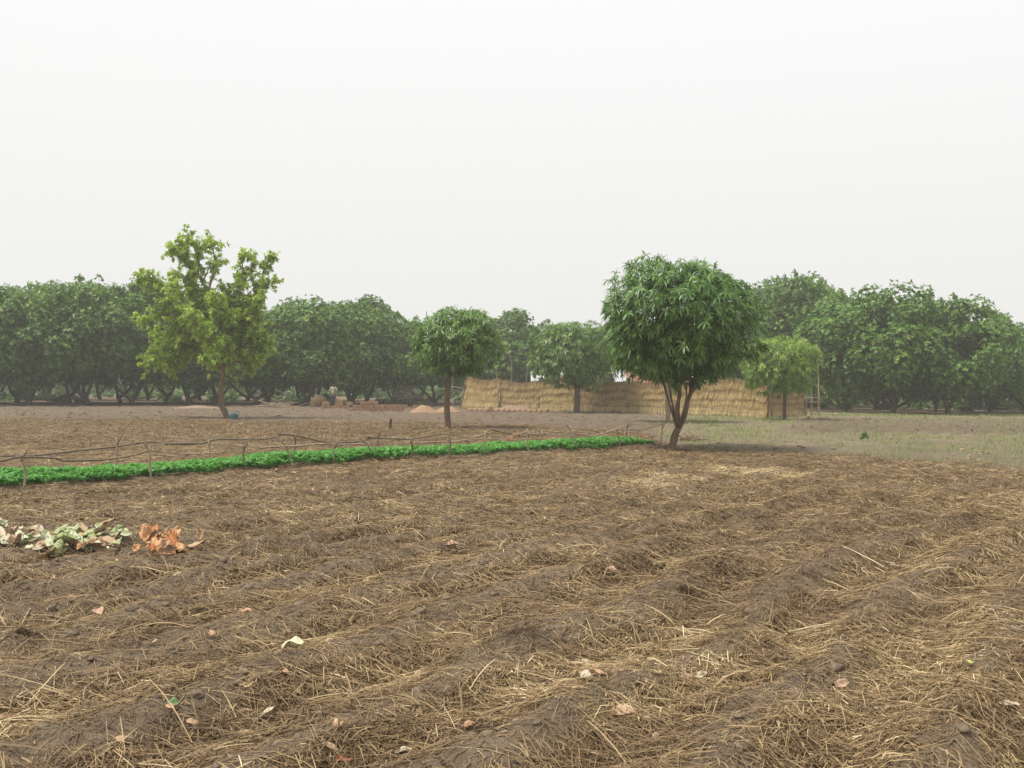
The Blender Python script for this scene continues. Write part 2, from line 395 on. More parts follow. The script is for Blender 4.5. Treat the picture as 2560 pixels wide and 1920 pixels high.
scatter_straw(sm, rng, 14, 25, 1500, .11, .0068, (.75, 1, .6), lift=.07, up=.35)
scatter_straw(sm, rng, 25, 46, 620, .13, .0105, (.9, .8), lift=.08, up=.5)
scatter_straw(sm, rng, 3.2, 8, 4200, .04, .0052, (.8, 1, .6), side=1.3, lift=.05, up=.5)
scatter_straw(sm, rng, 8, 15, 2200, .055, .0075, (.8, 1, .6), side=1.3, lift=.05, up=.5)
scatter_straw(sm, rng, 3.4, 10, 70, .32, .0052, (.7, 1, .9, .5), side=1.3, lift=.10, up=.25)
tufts(sm, rng, 900, 3.5, 9, .003)
tufts(sm, rng, 3200, 9, 18, .005)
tufts(sm, rng, 5500, 18, 34, .0085, dark=.08); tufts(sm, rng, 3000, 34, 44, .013, dark=.06)
tp_ = np.array([G(*q_)[:2] for q_ in ((1565, 1355), (1060, 1410), (310, 1640), (1370, 1690), (1290, 1605), (560, 1790), (2000, 1480), (1700, 1490), (1380, 1550), (690, 1440), (1960, 1580), (2330, 1600), (900, 1700), (40, 1600), (2100, 1380), (1200, 1280), (1500, 1250), (980, 1190), (2250, 1850), (1830, 1700), (240, 1740), (2430, 1430), (1780, 1330), (860, 1330))])
tufts(sm, rng, 24, 4, 9, .0034, dark=.24, pos=(tp_[:, 0], tp_[:, 1]), rad=.17)
tag(sm.build('straw_mulch', M_STRAW), 'dry brown straw mulch strewn over the ridged soil', 'straw', kind='stuff')

# ------------------------------------------------------------------ clods of soil
def blob(rng, r, sq=.7, nu=8, nv=5, rough=.16):
    th = np.linspace(0, 2 * math.pi, nu, endpoint=False); ph = np.linspace(-math.pi / 2, math.pi / 2, nv + 2)
    c = np.cos(ph)[:, None]; c[0] = c[-1] = .03
    V = np.stack((c * np.cos(th)[None], c * np.sin(th)[None], np.sin(ph)[:, None] * np.ones((1, nu)) * sq), -1)
    V = V * (1 + rng.normal(0, rough, V.shape[:2])[..., None]) * np.array((1, rng.uniform(.6, 1), 1)) * r
    a = rng.uniform(0, 6.28); R = np.array(((math.cos(a), -math.sin(a), 0), (math.sin(a), math.cos(a), 0), (0, 0, 1)))
    V = V.reshape(-1, 3) @ R.T
    i = np.arange(nv + 1)[:, None] * nu; j = np.arange(nu)[None]; k = (j + 1) % nu
    F = np.stack((i + j, i + k, i + nu + k, i + nu + j), -1).reshape(-1, 4)
    return V, F
cl = MB()
for d0, d1, n, r0, r1 in ((3.4, 9, 3200, .006, .042), (9, 18, 1500, .012, .055), (18, 34, 500, .03, .08), (38, 68, 2400, .03, .10)):
    y = np.sqrt(rng.uniform(d0 ** 2, d1 ** 2, n)); x = rng.uniform(-1, 1, n) * (.65 * y + .3)
    if d0 >= 38: k = zones(x, y)[0] < .5
    else: k = rng.uniform(0, 1, n) > straw_cover(x, y) * .93
    x = x[k]; y = y[k]; z = hgt(x, y)
    for q in range(len(x)):
        r = r0 * (r1 / r0) ** (rng.uniform() ** 2.2)
        V_, F_ = blob(rng, r, rng.uniform(.45, .8), nu=9, nv=6, rough=.17)
        cl.add(V_ + np.array((x[q], y[q], z[q] + r * .02)), F_)
tag(cl.build('soil_clods', M_CLOD), 'crumbled grey-brown soil clods on the bare ridges', 'soil clods', kind='stuff')

# ------------------------------------------------------------------ seedling bed
rng = np.random.default_rng(9)
N = 7500
segL = np.linalg.norm(np.diff(bed_line, axis=0), axis=1); cum = np.concatenate(([0], np.cumsum(segL)))
u = rng.uniform(0, cum[-1], N); v = rng.uniform(0, 1, N)
si = np.clip(np.searchsorted(cum, u) - 1, 0, len(segL) - 1)
t = (bed_line[si + 1] - bed_line[si]) / segL[si][:, None]
edge = (fbm(u * 2.1, u * 0, 3, 3) - .5) * .4
pw_ = -.04 + edge + v * (BW + (vn(u * 1.7, u * 0 + 9, 4) - .5) * .3)
xy = bed_line[si] + t * (u - cum[si])[:, None] + np.stack((-t[:, 1], t[:, 0]), -1) * pw_[:, None]
hh = .82 * (.13 + .11 * fbm(u * .9, v * 2, 3, 5) + .05 * vn(u * .25, v, 6)) * (1 - .45 * np.abs(v * 2 - 1) ** 3) * np.where(cum[-1] - u < .5, .6, 1)
seed = MB()
ok_ = rng.uniform(0, 1, N) < .35 + 1.1 * fbm(u * 1.6, v * 2.5, 2, 17); xy = xy[ok_]; hh = hh[ok_]; N = len(xy)
for lay, nl, ll in ((1.0, 9, .075), (.72, 7, .075), (.42, 5, .07)):
    c = np.stack((xy[:, 0], xy[:, 1], hgt(xy[:, 0], xy[:, 1]) + hh * lay), -1)
    ax = np.stack((rng.normal(0, .35, N), rng.normal(0, .35, N), np.ones(N)), -1)
    V_, F_, r_ = rosettes(c, ax, nl + 3, ll * .68, .020, (.35, 1, .2), .55, rng, .85)
    seed.add(V_, F_, (r_ * .8 + .1 + (lay - .8) * .3).clip(0, 1))
tag(seed.build('seedlings', M_SEED), 'dense bed of bright green seedlings inside the stick fence', 'seedlings', kind='stuff')

# stick fence round the bed
bedD = np.array([G(a, b)[1] for a, b in zip(bed_px, bed_py)])
def Df(px): return np.interp(px, bed_px, bedD) - .12
def Db(px): return np.interp(px, bed_px, bedD) * 1.075 + .25
rng = np.random.default_rng(12)
def stick(pts, r0, r1, name, parent, m, org, wob=.35, sides=6):
    pts = np.array(pts); n = len(pts)
    out = [pts[0]]
    for a, b_ in zip(pts[:-1], pts[1:]):
        L = np.linalg.norm(b_ - a); k = max(1, int(L / .35))
        for q in range(1, k + 1):
            o = rng.normal(0, .012, 3) * wob * 2 if q < k else rng.normal(0, .004, 3)
            out.append(a + (b_ - a) * q / k + o)
    rr = np.linspace(r0, r1, len(out)) * (1 + rng.normal(0, .1, len(out)))
    V_, F_ = tube(out, rr, sides, 3, rng, .05)
    mb = MB(); mb.add(V_, F_); return mb.build(name, m, parent, org, True)
def run(name, label, Dfun, stakes, rails):
    org = np.array((*G(600, 1200)[:2], 0)); e_ = empty(name, org, label, 'stick fence', 'stick fences round the seedling bed')
    for (xb, xt, yt, fork) in stakes:
        D = Dfun(xb); b_ = P(xb, 1150, D); b_[2] = hgt(b_[0], b_[1]) - .1; tp = P(xt, yt, D)
        o = stick([b_, b_ * .5 + tp * .5 + rng.normal(0, .02, 3), tp], .021, .014, 'stake', e_, M_POLE_DARK if rng.uniform() < .5 else M_POLE, org)
        if fork:
            m_ = b_ * .22 + tp * .78
            stick([m_, tp + np.array((.10 * fork, 0.02, .06))], .013, .009, 'stake_fork', o, M_POLE_DARK, org)
    for pts, dark, r0, r1 in rails:
        stick([P(x_, y_, Dfun(x_) + .03) for x_, y_ in pts], r0 * .72, r1 * .72, 'rail', e_, M_POLE_DARK if dark else M_POLE, org, .5)
    return e_
run('stick_fence', 'low crooked stick fence along the front edge of the green seedling bed', Df,
    [(-120, -118, 1150, 0), (60, 50, 1131, 1), (378, 374, 1112, -1), (609, 608, 1110, 1), (737, 711, 1103, -1), (840, 836, 1108, 1), (945, 906, 1097, -1), (1028, 1026, 1096, 1), (1118, 1122, 1083, 0),
     (1208, 1213, 1078, 1), (1324, 1319, 1072, 0), (1441, 1424, 1064, -1), (1553, 1540, 1070, 0), (1650, 1657, 1058, 1)],
    [([(-130, 1160), (0, 1153), (47, 1143), (142, 1145), (155, 1151), (221, 1151), (263, 1150), (332, 1140), (372, 1126)], 1, .030, .016),
     ([(374, 1125), (427, 1132), (538, 1132), (603, 1122)], 0, .021, .013), ([(562, 1113), (633, 1118), (700, 1120)], 0, .018, .012),
     ([(648, 1120), (745, 1115), (792, 1110), (910, 1111)], 0, .024, .018), ([(880, 1112), (950, 1117), (1001, 1114)], 0, .018, .011),
     ([(1016, 1107), (1125, 1105), (1210, 1096)], 0, .024, .02), ([(1205, 1096), (1251, 1097), (1320, 1078)], 0, .024, .018),
     ([(1318, 1085), (1385, 1089), (1442, 1076)], 0, .021, .015), ([(1436, 1084), (1482, 1090), (1526, 1078), (1569, 1063)], 0, .026, .022), ([(1552, 1075), (1608, 1073), (1657, 1060)], 0, .022, .016)])
run('stick_fence', 'low stick fence of dark wavy poles running behind the green seedling bed', Db,
    [(-60, -60, 1130, 0), (285, 291, 1093, 1), (520, 521, 1099, 0), (738, 740, 1086, -1), (941, 945, 1078, 1), (1088, 1090, 1092, 0), (1235, 1229, 1072, 0), (1352, 1355, 1075, 0), (1429, 1428, 1072, 0), (1470, 1474, 1066, 0), (1563, 1569, 1057, 1)],
    [([(-110, 1148), (0, 1140), (95, 1137), (190, 1127), (285, 1118), (364, 1105), (396, 1107)], 1, .031, .018), ([(412, 1110), (506, 1107), (538, 1099), (664, 1097), (702, 1090)], 1, .032, .02),
     ([(696, 1085), (735, 1088), (827, 1108), (890, 1105), (944, 1091), (965, 1088)], 1, .034, .016), ([(918, 1092), (1020, 1097), (1131, 1081), (1152, 1064)], 1, .034, .02),
     ([(1118, 1085), (1182, 1094), (1231, 1080)], 0, .026, .018), ([(1227, 1073), (1270, 1084), (1318, 1090), (1352, 1081)], 1, .032, .018), ([(1350, 1083), (1442, 1076)], 0, .024, .018),
     ([(1455, 1073), (1502, 1082), (1565, 1066)], 0, .026, .016), ([(1567, 1061), (1657, 1060)], 0, .024, .016)])

# ------------------------------------------------------------------ trees
def branch_tree(mb, paths, sides=8, rng=None):
    for pts, r0, r1 in paths:
        V_, F_ = tube(pts, np.linspace(r0, r1, len(pts)), sides, 4, rng, .05); mb.add(V_, F_)
def mango(name, label, base, trunk, cen, ext, n, seed, m, bark, leafL=.255, leafW=.037, nl=12, p=2.5, shoots=0, group='mango trees standing in the field', inner=.45):
    """trunk: list of (points, r0, r1) in world; cen, ext: crown centre and half extents"""
    rng = np.random.default_rng(seed)
    base = np.asarray(base); cen = np.asarray(cen); ext = np.asarray(ext)
    e_ = empty(name, base, label, 'tree', group)
    tb = MB(); branch_tree(tb, trunk, 8, rng)
    tips = [np.asarray(t_[0][-1]) for t_ in trunk]
    d = unit(rng.normal(0, 1, (n, 3)))
    k = np.sum(np.abs(d) ** p, 1) ** (-1 / p)
    lump = 1 + .18 * (fbm(d[:, 0] * 2.2 + d[:, 1] * 1.7 + seed, d[:, 2] * 2.2 - d[:, 1] * 1.3, 2, seed) - .5) * 2
    q = 1 - inner * rng.uniform(0, 1, n) ** 1.6
    pos = cen + d * (k * q * lump)[:, None] * ext
    low = d[:, 2] < -.35                                   # ragged underside
    pos[low, 2] += rng.uniform(-.34, .12, low.sum()) * ext[2] * .55
    ax = d * .85 + np.array((0, 0, .55)) + rng.normal(0, .22, (n, 3))
    cb = MB()
    V_, F_, r_ = rosettes(pos, ax, nl, leafL, leafW, (.3, 1, .85, .1), 1.3, rng, .85)
    cb.add(V_, F_, r_)
    for _ in range(shoots):
        a = rng.uniform(-.5, .5); c0 = cen + np.array((a * ext[0], rng.uniform(-.5, .5) * ext[1], ext[2] * (.88 * (1 - a * a * .35))))
        c1 = c0 + np.array((rng.normal(0, .05), 0, rng.uniform(.03, .12)))
        Vt, Ft = tube([c0 - np.array((0, 0, .3)), c0, c1], [.012, .010, .007], 5, 2); tb.add(Vt, Ft)
        V_, F_, r_ = rosettes(np.array([c1, c1 - np.array((0, 0, .05))]), np.array([[0, 0, 1.], [0, 0, 1.]]), 9, leafL * .85, leafW * .9, (.3, 1, .85, .1), .8, rng, .8); cb.add(V_, F_, r_ * .5 + .5)
    # limbs inside the crown
    for i_ in range(34):
        t0 = tips[rng.integers(len(tips))]; j_ = rng.integers(n); t1 = cen + (pos[j_] - cen) * .85
        mid = t0 * .5 + t1 * .5 + rng.normal(0, .08, 3) + np.array((0, 0, .12))
        Vt, Ft = tube([t0, mid, t1], [.035, .022, .008], 5, 3); tb.add(Vt, Ft)
    tb.build('trunk', bark, e_, base, True); cb.build('crown', m, e_, base)
    return e_

D1 = float(G(1680, 1123)[1])
def q1(px, py, dd=0): return P(px, py, D1 + dd)
b1 = q1(1679, 1124); b1[2] = hgt(b1[0], b1[1]) - .05
mango('mango_tree', 'largest dark mango tree with round crown, leaning forked trunk at the bed end', b1,
      [([b1, q1(1685, 1098), q1(1693, 1074)], .115, .095), ([q1(1692, 1078), q1(1695, 1045), q1(1693, 1018), q1(1700, 980), q1(1694, 950), q1(1668, 905)], .068, .035),
       ([q1(1694, 1076, .05), q1(1712, 1040, .1), q1(1720, 1000, .15), q1(1730, 975, .15), q1(1745, 940, .2), q1(1785, 895, .3)], .068, .035),
       ([q1(1698, 985), q1(1702, 930, -.2), q1(1705, 870, -.3)], .06, .03), ([q1(1728, 978, .15), q1(1725, 930, .4), q1(1720, 860, .5)], .06, .03), ([q1(1697, 960), q1(1675, 925, -.2), q1(1630, 880, -.4)], .035, .02)],
      q1(1700, 791), (2.06, 1.95, 1.54), 1800, 31, M_MANGO, M_BARK_BROWN, shoots=9, p=2.25)
D5 = float(G(1668, 1055)[1])
def q5(px, py, dd=0): return P(px, py, D5 + dd)
b5 = q5(1668, 1056); b5[2] = hgt(b5[0], b5[1]) - .05
mango('mango_tree', 'mango tree with thin pale forked trunk half hidden behind the largest mango', b5,
      [([b5, q5(1671, 1010), q5(1664, 965), q5(1655, 930), q5(1650, 890)], .12, .07), ([q5(1671, 1012), q5(1678, 985, .2), q5(1690, 930, .3), q5(1700, 880, .4)], .07, .05)],
      q5(1655, 868), (2.3, 2.2, 1.35), 900, 32, M_MANGO, M_POLE, leafL=.26, leafW=.055)
st5 = empty('cut_stump', q5(1690, 1052, -.4) * np.array((1, 1, 0)), 'pale forked cut stem beside the thin mango trunk behind the largest mango', 'stump')
o5 = np.array(st5.location); stick([o5 + np.array((0, 0, -.05)), q5(1686, 1010, -.4)], .05, .035, 'stem', st5, M_POLE, o5, .3)
stick([q5(1687, 1035, -.4), q5(1696, 1003, -.4)], .04, .03, 'stem', st5, M_POLE, o5, .3)

D2 = float(G(1120, 1070)[1])
def q2(px, py, dd=0): return P(px, py, D2 + dd)
b2 = q2(1122, 1072); b2[2] = hgt(b2[0], b2[1]) - .05
mango('mango_tree', 'slim mango tree with single straight trunk and drooping round crown, before the brick piles', b2,
      [([b2, q2(1118, 1040), q2(1117, 985), q2(1120, 940)], .125, .10), ([q2(1119, 945), q2(1112, 915), q2(1103, 870), q2(1098, 830)], .065, .03), ([q2(1120, 945), q2(1126, 900, .2), q2(1135, 850, .3)], .06, .03),
       ([q2(1121, 945), q2(1137, 922, .1), q2(1160, 890, .1), q2(1185, 850)], .06, .025), ([q2(1119, 945), q2(1116, 905, -.3), q2(1120, 850, -.5)], .05, .02)],
      q2(1143, 848), (1.58, 1.5, 1.16), 900, 33, M_MANGO_MID, M_BARK_BROWN, leafL=.29, leafW=.042, shoots=3)
D3 = float(G(1443, 1032)[1])
def q3(px, py, dd=0): return P(px, py, D3 + dd)
b3 = q3(1444, 1034); b3[2] = hgt(b3[0], b3[1]) - .05
mango('mango_tree', 'wide mango tree with low spreading limbs in front of the grass mat fence', b3,
      [([b3, q3(1443, 1005), q3(1444, 968)], .20, .17), ([q3(1443, 972), q3(1435, 960), q3(1420, 938), q3(1405, 905)], .09, .05), ([q3(1444, 972), q3(1446, 940, .3), q3(1440, 890, .4)], .11, .05),
       ([q3(1446, 972), q3(1462, 955), q3(1480, 935), q3(1500, 900)], .09, .04), ([q3(1444, 970), q3(1450, 935, -.5), q3(1460, 890, -.8)], .08, .04)],
      q3(1437, 880), (2.75, 1.9, 1.85), 1250, 34, M_MANGO_MID, M_BARK, leafL=.34, leafW=.055)
D4 = float(G(1962, 1050)[1])
def q4(px, py, dd=0): return P(px, py, D4 + dd)
b4 = q4(1962, 1052); b4[2] = hgt(b4[0], b4[1]) - .05
mango('mango_tree', 'small pale yellow-green mango tree at the right end of the grass mat fence', b4,
      [([b4, q4(1961, 1010), q4(1963, 975), q4(1962, 950)], .10, .08), ([q4(1962, 952), q4(1945, 925), q4(1925, 900)], .05, .03), ([q4(1962, 952), q4(1975, 920, .2), q4(1990, 895, .3)], .05, .03), ([q4(1962, 952), q4(1960, 915, -.2), q4(1957, 880, -.2)], .05, .03)],
      q4(1953, 907), (1.95, 1.9, 1.3), 820, 35, M_MANGO_PALE, M_BARK, leafL=.32, leafW=.046)

# the open light green tree
def light_tree():
    rng = np.random.default_rng(50)
    D = float(G(569, 1045)[1])
    def q(px, py): return P(px, py, D)
    base = q(569, 1047); base[2] = hgt(base[0], base[1]) - .05
    e_ = empty('shade_tree', base, 'tall open yellow-green tree with crooked trunk and upright bare twigs', 'tree')
    tb = MB(); cb = MB()
    T = [(569, 1047), (560, 1025), (552, 1008), (553, 967), (557, 920)]
    branch_tree(tb, [([base] + [q(*a) for a in T[1:]], .145, .115)], 9, rng)
    limbs = [([(557, 920), (535, 901), (528, 872), (494, 818), (456, 790), (408, 742), (354, 689)], .12, 1.0),
             ([(528, 872), (538, 825), (545, 803), (519, 736), (494, 692), (452, 644), (440, 603)], .11, 1.0),
             ([(545, 803), (566, 774), (592, 730), (601, 676), (596, 632)], .07, .6), ([(494, 692), (500, 635), (478, 588)], .06, 1.0), ([(494, 692), (470, 665), (450, 625)], .05, 1.0), ([(500, 635), (515, 610), (522, 602)], .04, 1.0), ([(592, 730), (615, 690), (625, 645)], .04, .8), ([(452, 644), (436, 632), (432, 615)], .03, 1.0), ([(519, 736), (480, 720), (450, 690)], .04, 1.0), ([(519, 736), (535, 680), (540, 640), (532, 615)], .06, .7),
             ([(557, 920), (576, 882), (614, 853), (625, 809), (620, 787), (633, 727), (652, 676), (672, 640)], .11, .85), ([(633, 727), (655, 715), (675, 702)], .04, .8),
             ([(625, 809), (645, 770), (655, 745)], .05, 1.0), ([(620, 790), (585, 760), (560, 720)], .05, 1.0),
             ([(494, 818), (427, 828), (368, 834)], .06, 1.0), ([(528, 872), (459, 869), (392, 880), (358, 884)], .07, 1.0), ([(459, 869), (420, 888), (388, 915)], .04, 1.0),
             ([(456, 790), (415, 790), (375, 800)], .05, 1.0), ([(408, 742), (400, 715), (378, 690)], .04, .8), ([(408, 742), (425, 710), (430, 680)], .05, 1.0),
             ([(576, 882), (620, 893), (650, 895)], .05, 1.0), ([(614, 853), (650, 845), (662, 855)], .05, 1.0), ([(538, 825), (500, 770), (470, 740)], .06, 1.0), ([(535, 901), (560, 870), (600, 840)], .05, 1.0),
             ([(545, 803), (590, 800), (640, 790)], .05, 1.0)]
    axis0 = q(557, 920)
    out = []
    for k_, (pts, r, dens) in enumerate(limbs):
        w = np.array([q(*a) for a in pts]); n = len(w)
        dep = rng.uniform(-.9, .9) * np.linspace(0, 1, n) ** 1.2
        if k_ in (0, 1, 5): dep = np.linspace(0, (-.4, .3, .5)[(0, 1, 5).index(k_)], n)
        w[:, 1] += dep
        out.append((w, r, dens, True))
    for (w, r, dens, _) in list(out)[:]:
        a = rng.choice([-1, 1]) * rng.uniform(.9, 2.0); ca, sa = math.cos(a), math.sin(a)
        v_ = (w - axis0); v_ = np.stack((v_[:, 0] * ca - v_[:, 1] * sa, v_[:, 0] * sa + v_[:, 1] * ca, v_[:, 2] * rng.uniform(.62, .85)), -1) * .68 + axis0
        if v_[0, 2] > axis0[2] + .8: v_ = v_ + 0
        out.append((v_, r * .8, dens * .75, False))
    for (w, r, dens, _) in list(out)[:25]:
        a = rng.uniform(-.6, .6) + rng.choice([0, math.pi]) * 0; ca, sa = math.cos(a), math.sin(a)
        v_ = (w - axis0); v_ = np.stack((v_[:, 0] * ca - v_[:, 1] * sa, v_[:, 0] * sa + v_[:, 1] * ca, v_[:, 2] * rng.uniform(.55, .9)), -1) * rng.uniform(.7, .92) + axis0
        v_[:, 1] += np.linspace(0, rng.normal(0, .6), len(v_)); out.append((v_, r * .7, dens, False))
    for w, r, dens, main in out:
        Vt, Ft = tube(w, np.linspace(r, .018, len(w)), 7, 4, rng, .04); tb.add(Vt, Ft)
        sp_, _r = smooth_path(w, np.ones(len(w)), 8)
        L = np.concatenate(([0], np.cumsum(np.linalg.norm(np.diff(sp_, axis=0), axis=1)))); tot = L[-1]
        nb = int(tot * 9.5 * dens) + 6
        for _ in range(nb):
            s_ = tot * rng.uniform(.22 if main else .3, 1.0); i_ = min(np.searchsorted(L, s_), len(sp_) - 1); p0 = sp_[i_]
            tan = unit(sp_[min(i_ + 1, len(sp_) - 1)] - sp_[max(i_ - 1, 0)])
            if p0[2] < axis0[2] + .1: continue
            dv = unit(tan * .6 + rng.normal(0, .65, 3) + np.array((0, 0, .35)))
            ln = rng.uniform(.25, .72); p1 = p0 + dv * ln + np.array((0, 0, -.05))
            Vt, Ft = tube([p0, p0 * .5 + p1 * .5 + rng.normal(0, .04, 3), p1], [.014, .010, .005], 4, 2); tb.add(Vt, Ft)
            nt_ = 5 + rng.integers(0, 3)
            tt = rng.uniform(.25, 1.05, nt_)[:, None]; cc = p0 + (p1 - p0) * tt + rng.normal(0, .05, (nt_, 3))
            V_, F_, r_ = rosettes(cc, np.broadcast_to(dv, (nt_, 3)) + rng.normal(0, .5, (nt_, 3)), 7, .165, .062, (.25, .9, 1, .3), 1.3, rng, .75)
            cb.add(V_, F_, (r_ + (p0[2] - axis0[2]) * .02).clip(0, 1))
    tb.build('trunk', M_BARK_BROWN, e_, base, True); cb.build('crown', M_LIGHT, e_, base)
light_tree()

# orchard trees behind
def cashew_mesh(seed, low):
    rng = np.random.default_rng(seed); Ht, R, zc = 9.0, 4.4, 4.0
    tb = MB(); cb = MB()
    n = 105
    d = unit(rng.normal(0, 1, (n, 3))); q = rng.uniform(.62, 1, n)
    wob = 1 + .3 * (vn(np.arctan2(d[:, 1], d[:, 0]) * 1.3 + seed, d[:, 2] * 2, seed) - .5)
    cz = np.where(d[:, 2] > 0, zc + (Ht - .9 - zc) * d[:, 2] * q * wob, zc + (zc - low) * d[:, 2] * q)
    cen = np.stack((R * .9 * d[:, 0] * q * wob, R * .9 * d[:, 1] * q * wob, cz), -1)
    rad = rng.uniform(.6, 1.25, n)
    # spiky shoots on the skyline
    ns = 15
    ds = unit(np.stack((rng.normal(0, .75, ns), rng.normal(0, .75, ns), rng.uniform(.45, 1, ns)), -1))
    sh = np.stack((R * ds[:, 0] * .85, R * ds[:, 1] * .85, zc + (Ht - .55 - zc) * ds[:, 2] * rng.uniform(.86, 1.02, ns)), -1)
    cen = np.concatenate((cen, sh)); rad = np.concatenate((rad, rng.uniform(.22, .42, ns)))
    ax0 = np.array((0, 0, zc))
    for c, r in zip(cen, rad):
        m_ = int(74 * (r / 1.05) ** 1.8) + 6
        nn = unit(rng.normal(0, 1, (m_, 3)) + np.array((0, 0, .25)))
        outd = unit(c - ax0)
        keep = (nn @ outd) > -.35; nn = nn[keep]; m_ = len(nn)
        pos = c + nn * (r * np.array((1.1, 1.1, .8))) * rng.uniform(.6, 1.05, (m_, 1)) * (1 + rng.normal(0, .08, (m_, 1)))
        V_, F_, r_ = rosettes(pos, nn + np.array((0, 0, .7)), 6, .215, .115, (.35, 1, .5), .5, rng, .8)
        cb.add(V_, F_, (r_ * .75 + rng.uniform(0, .3)).clip(0, 1))
    lf = rng.uniform(.25, .7); ln_ = rng.normal(0, .18, 2)
    V_, F_ = tube([(-ln_[0], -ln_[1], -.1), (-ln_[0] * .4 + rng.normal(0, .06), -ln_[1] * .4, lf * .6), (0, 0, lf + .2)], [.25, .2, .19], 8, 3, rng, .06); tb.add(V_, F_)
    nb = rng.integers(3, 6); a0 = rng.uniform(0, 6.28); ends = []
    for i_ in range(nb):
        a = a0 + i_ / nb * 6.28 + rng.normal(0, .5); ro = rng.uniform(.9, 2.6); hz_ = rng.uniform(2.2, 4.2)
        p1 = np.array((math.cos(a) * ro * rng.uniform(.3, .6), math.sin(a) * ro * .45, lf + rng.uniform(.7, 1.6))); p2 = np.array((math.cos(a + .3) * ro, math.sin(a + .3) * ro, lf + hz_))
        V_, F_ = tube([(0, 0, lf), p1, p2], [rng.uniform(.1, .17), .11, .07], 7, 4, rng, .08); tb.add(V_, F_)
        ends.append(p2); near = np.argsort(np.linalg.norm(cen - p2, axis=1))[:9]
        for j_ in near:
            c = cen[j_]; V_, F_ = tube([p1 * .3 + p2 * .7, p2 * .5 + c * .5 + rng.normal(0, .15, 3), c], [.06, .04, .02], 5, 3, rng, .05); tb.add(V_, F_)
    for c in sh:
        p2 = min(ends, key=lambda q_: np.linalg.norm(q_[:2] - c[:2]))
        V_, F_ = tube([p2 - np.array((0, 0, .08)), p2 * .4 + c * .6 - np.array((0, 0, .3)), c + np.array((0, 0, .1))], [.05, .03, .012], 4, 3); tb.add(V_, F_)
    to = tb.build('trunk', M_BARK_DARK, smooth=True); co = cb.build('crown', M_CASHEW)
    return to.data, co.data, to, co
variants = []
for s_, low_ in ((201, 1.9), (202, 1.35), (203, 2.2), (204, 1.0), (205, 1.5), (206, 1.2)):
    variants.append(cashew_mesh(s_, low_))
    C.objects.unlink(variants[-1][2]); C.objects.unlink(variants[-1][3])
    bpy.data.objects.remove(variants[-1][2]); bpy.data.objects.remove(variants[-1][3])
rng = np.random.default_rng(77)
def orchard_tree(px, D, top, wpx, label, var=None, group='orchard trees'):
    D0 = D; x = float(P(px, 960, D)[0]); hh_ = CAM_H + (yh(px) - top + 24) * D / FPX; z = float(hgt(x, D))
    e_ = empty('orchard_tree', (x, D, z - .05), label, 'tree', group)
    w = wpx * D / FPX / 8.8 * rng.uniform(.88, 1.2); D = D + rng.uniform(-2.5, 2.5)
    e_.scale = (w, w * rng.uniform(.85, 1.15), hh_ / 9.3 * rng.uniform(.96, 1.04)); e_.rotation_euler = (0, 0, rng.uniform(0, 6.28))
    var = (rng.integers(0, 3) if px < 1150 else rng.integers(3, 6)) if var is None else var
    for nm, me in (('trunk', variants[var][0]), ('crown', variants[var][1])):
        o = bpy.data.objects.new(nm, me); C.objects.link(o); o.parent = e_
front = [(-70, 68, 700, 290, 'dark orchard tree cut off by the left edge of the photo'),
         (75, 70, 690, 290, 'broad dark orchard tree nearest the left edge, trunk low and thick'),
         (215, 72, 680, 270, 'tall orchard tree with feathery top, second in the row from the left edge'),
         (330, 74, 695, 240, 'orchard tree just left of the tall yellow-green tree'),
         (470, 76, 712, 260, 'orchard tree hidden behind the yellow-green tree crown'),
         (640, 77, 752, 250, 'orchard tree just right of the yellow-green tree trunk'),
         (770, 76, 738, 250, 'tallest orchard tree behind the straw heap and standing person'),
         (880, 79, 745, 220, 'orchard tree behind the stacked mud bricks'),
         (985, 81, 782, 210, 'lower orchard tree behind the brush heap, left of the slim mango'),
         (1085, 86, 800, 190, 'orchard tree whose crown shows behind the slim straight mango'),
         (1265, 97, 778, 200, 'hazy rounded orchard tree rising behind the left part of the mat fence'),
         (1370, 104, 800, 180, 'hazy orchard tree between the leaning poles and the wide mango'),
         (1500, 106, 815, 190, 'hazy orchard tree behind the wide mango and zinc roof'),
         (1880, 84, 722, 200, 'orchard tree peeking out right behind the largest mango crown'),
         (1975, 82, 662, 190, 'hazy tall orchard tree with spiky top behind the small pale mango'),
         (2120, 72, 712, 250, 'broad orchard tree right of the pole rack'),
         (2235, 69, 708, 250, 'bright green orchard tree with V shaped trunk right of the mat fence'),
         (2370, 68, 738, 250, 'sloping orchard tree with several low trunks, third right of the fence'),
         (2475, 72, 778, 200, 'low bushy orchard tree with skirt touching the grass, near the right edge'),
         (2575, 76, 812, 190, 'low hazy orchard tree cut off by the right edge of the photo')]
for q_, (px, D, top, w, lab) in enumerate(front): orchard_tree(px, D, top, w * 1.08, lab, q_ % 3 + (3 if px > 1700 else 0))
backl = 'orchard tree of the back rows, seen only through gaps behind the front row'
for row, (dd, off, tp) in enumerate(((7, 60, 2), (20, 10, 16))):
    for px in range(-140 + off, 1120, 125):
        k_ = min(range(len(front)), key=lambda i_: abs(front[i_][0] - px))
        orchard_tree(px, front[k_][1] + dd + rng.uniform(-2, 2), front[k_][2] + tp + rng.uniform(-6, 14), 205, backl, group='back rows of orchard trees')
    for px in range(1830 + off, 2700, 150):
        k_ = min(range(len(front)), key=lambda i_: abs(front[i_][0] - px))
        orchard_tree(px, front[k_][1] + dd + 4 + rng.uniform(-2, 2), front[k_][2] + tp + rng.uniform(5, 25), 205, backl, group='back rows of orchard trees')
for px in range(1180, 1860, 130):
    orchard_tree(px, 122 + rng.uniform(-3, 8), 828 + rng.uniform(-8, 14), 190, backl, group='back rows of orchard trees')

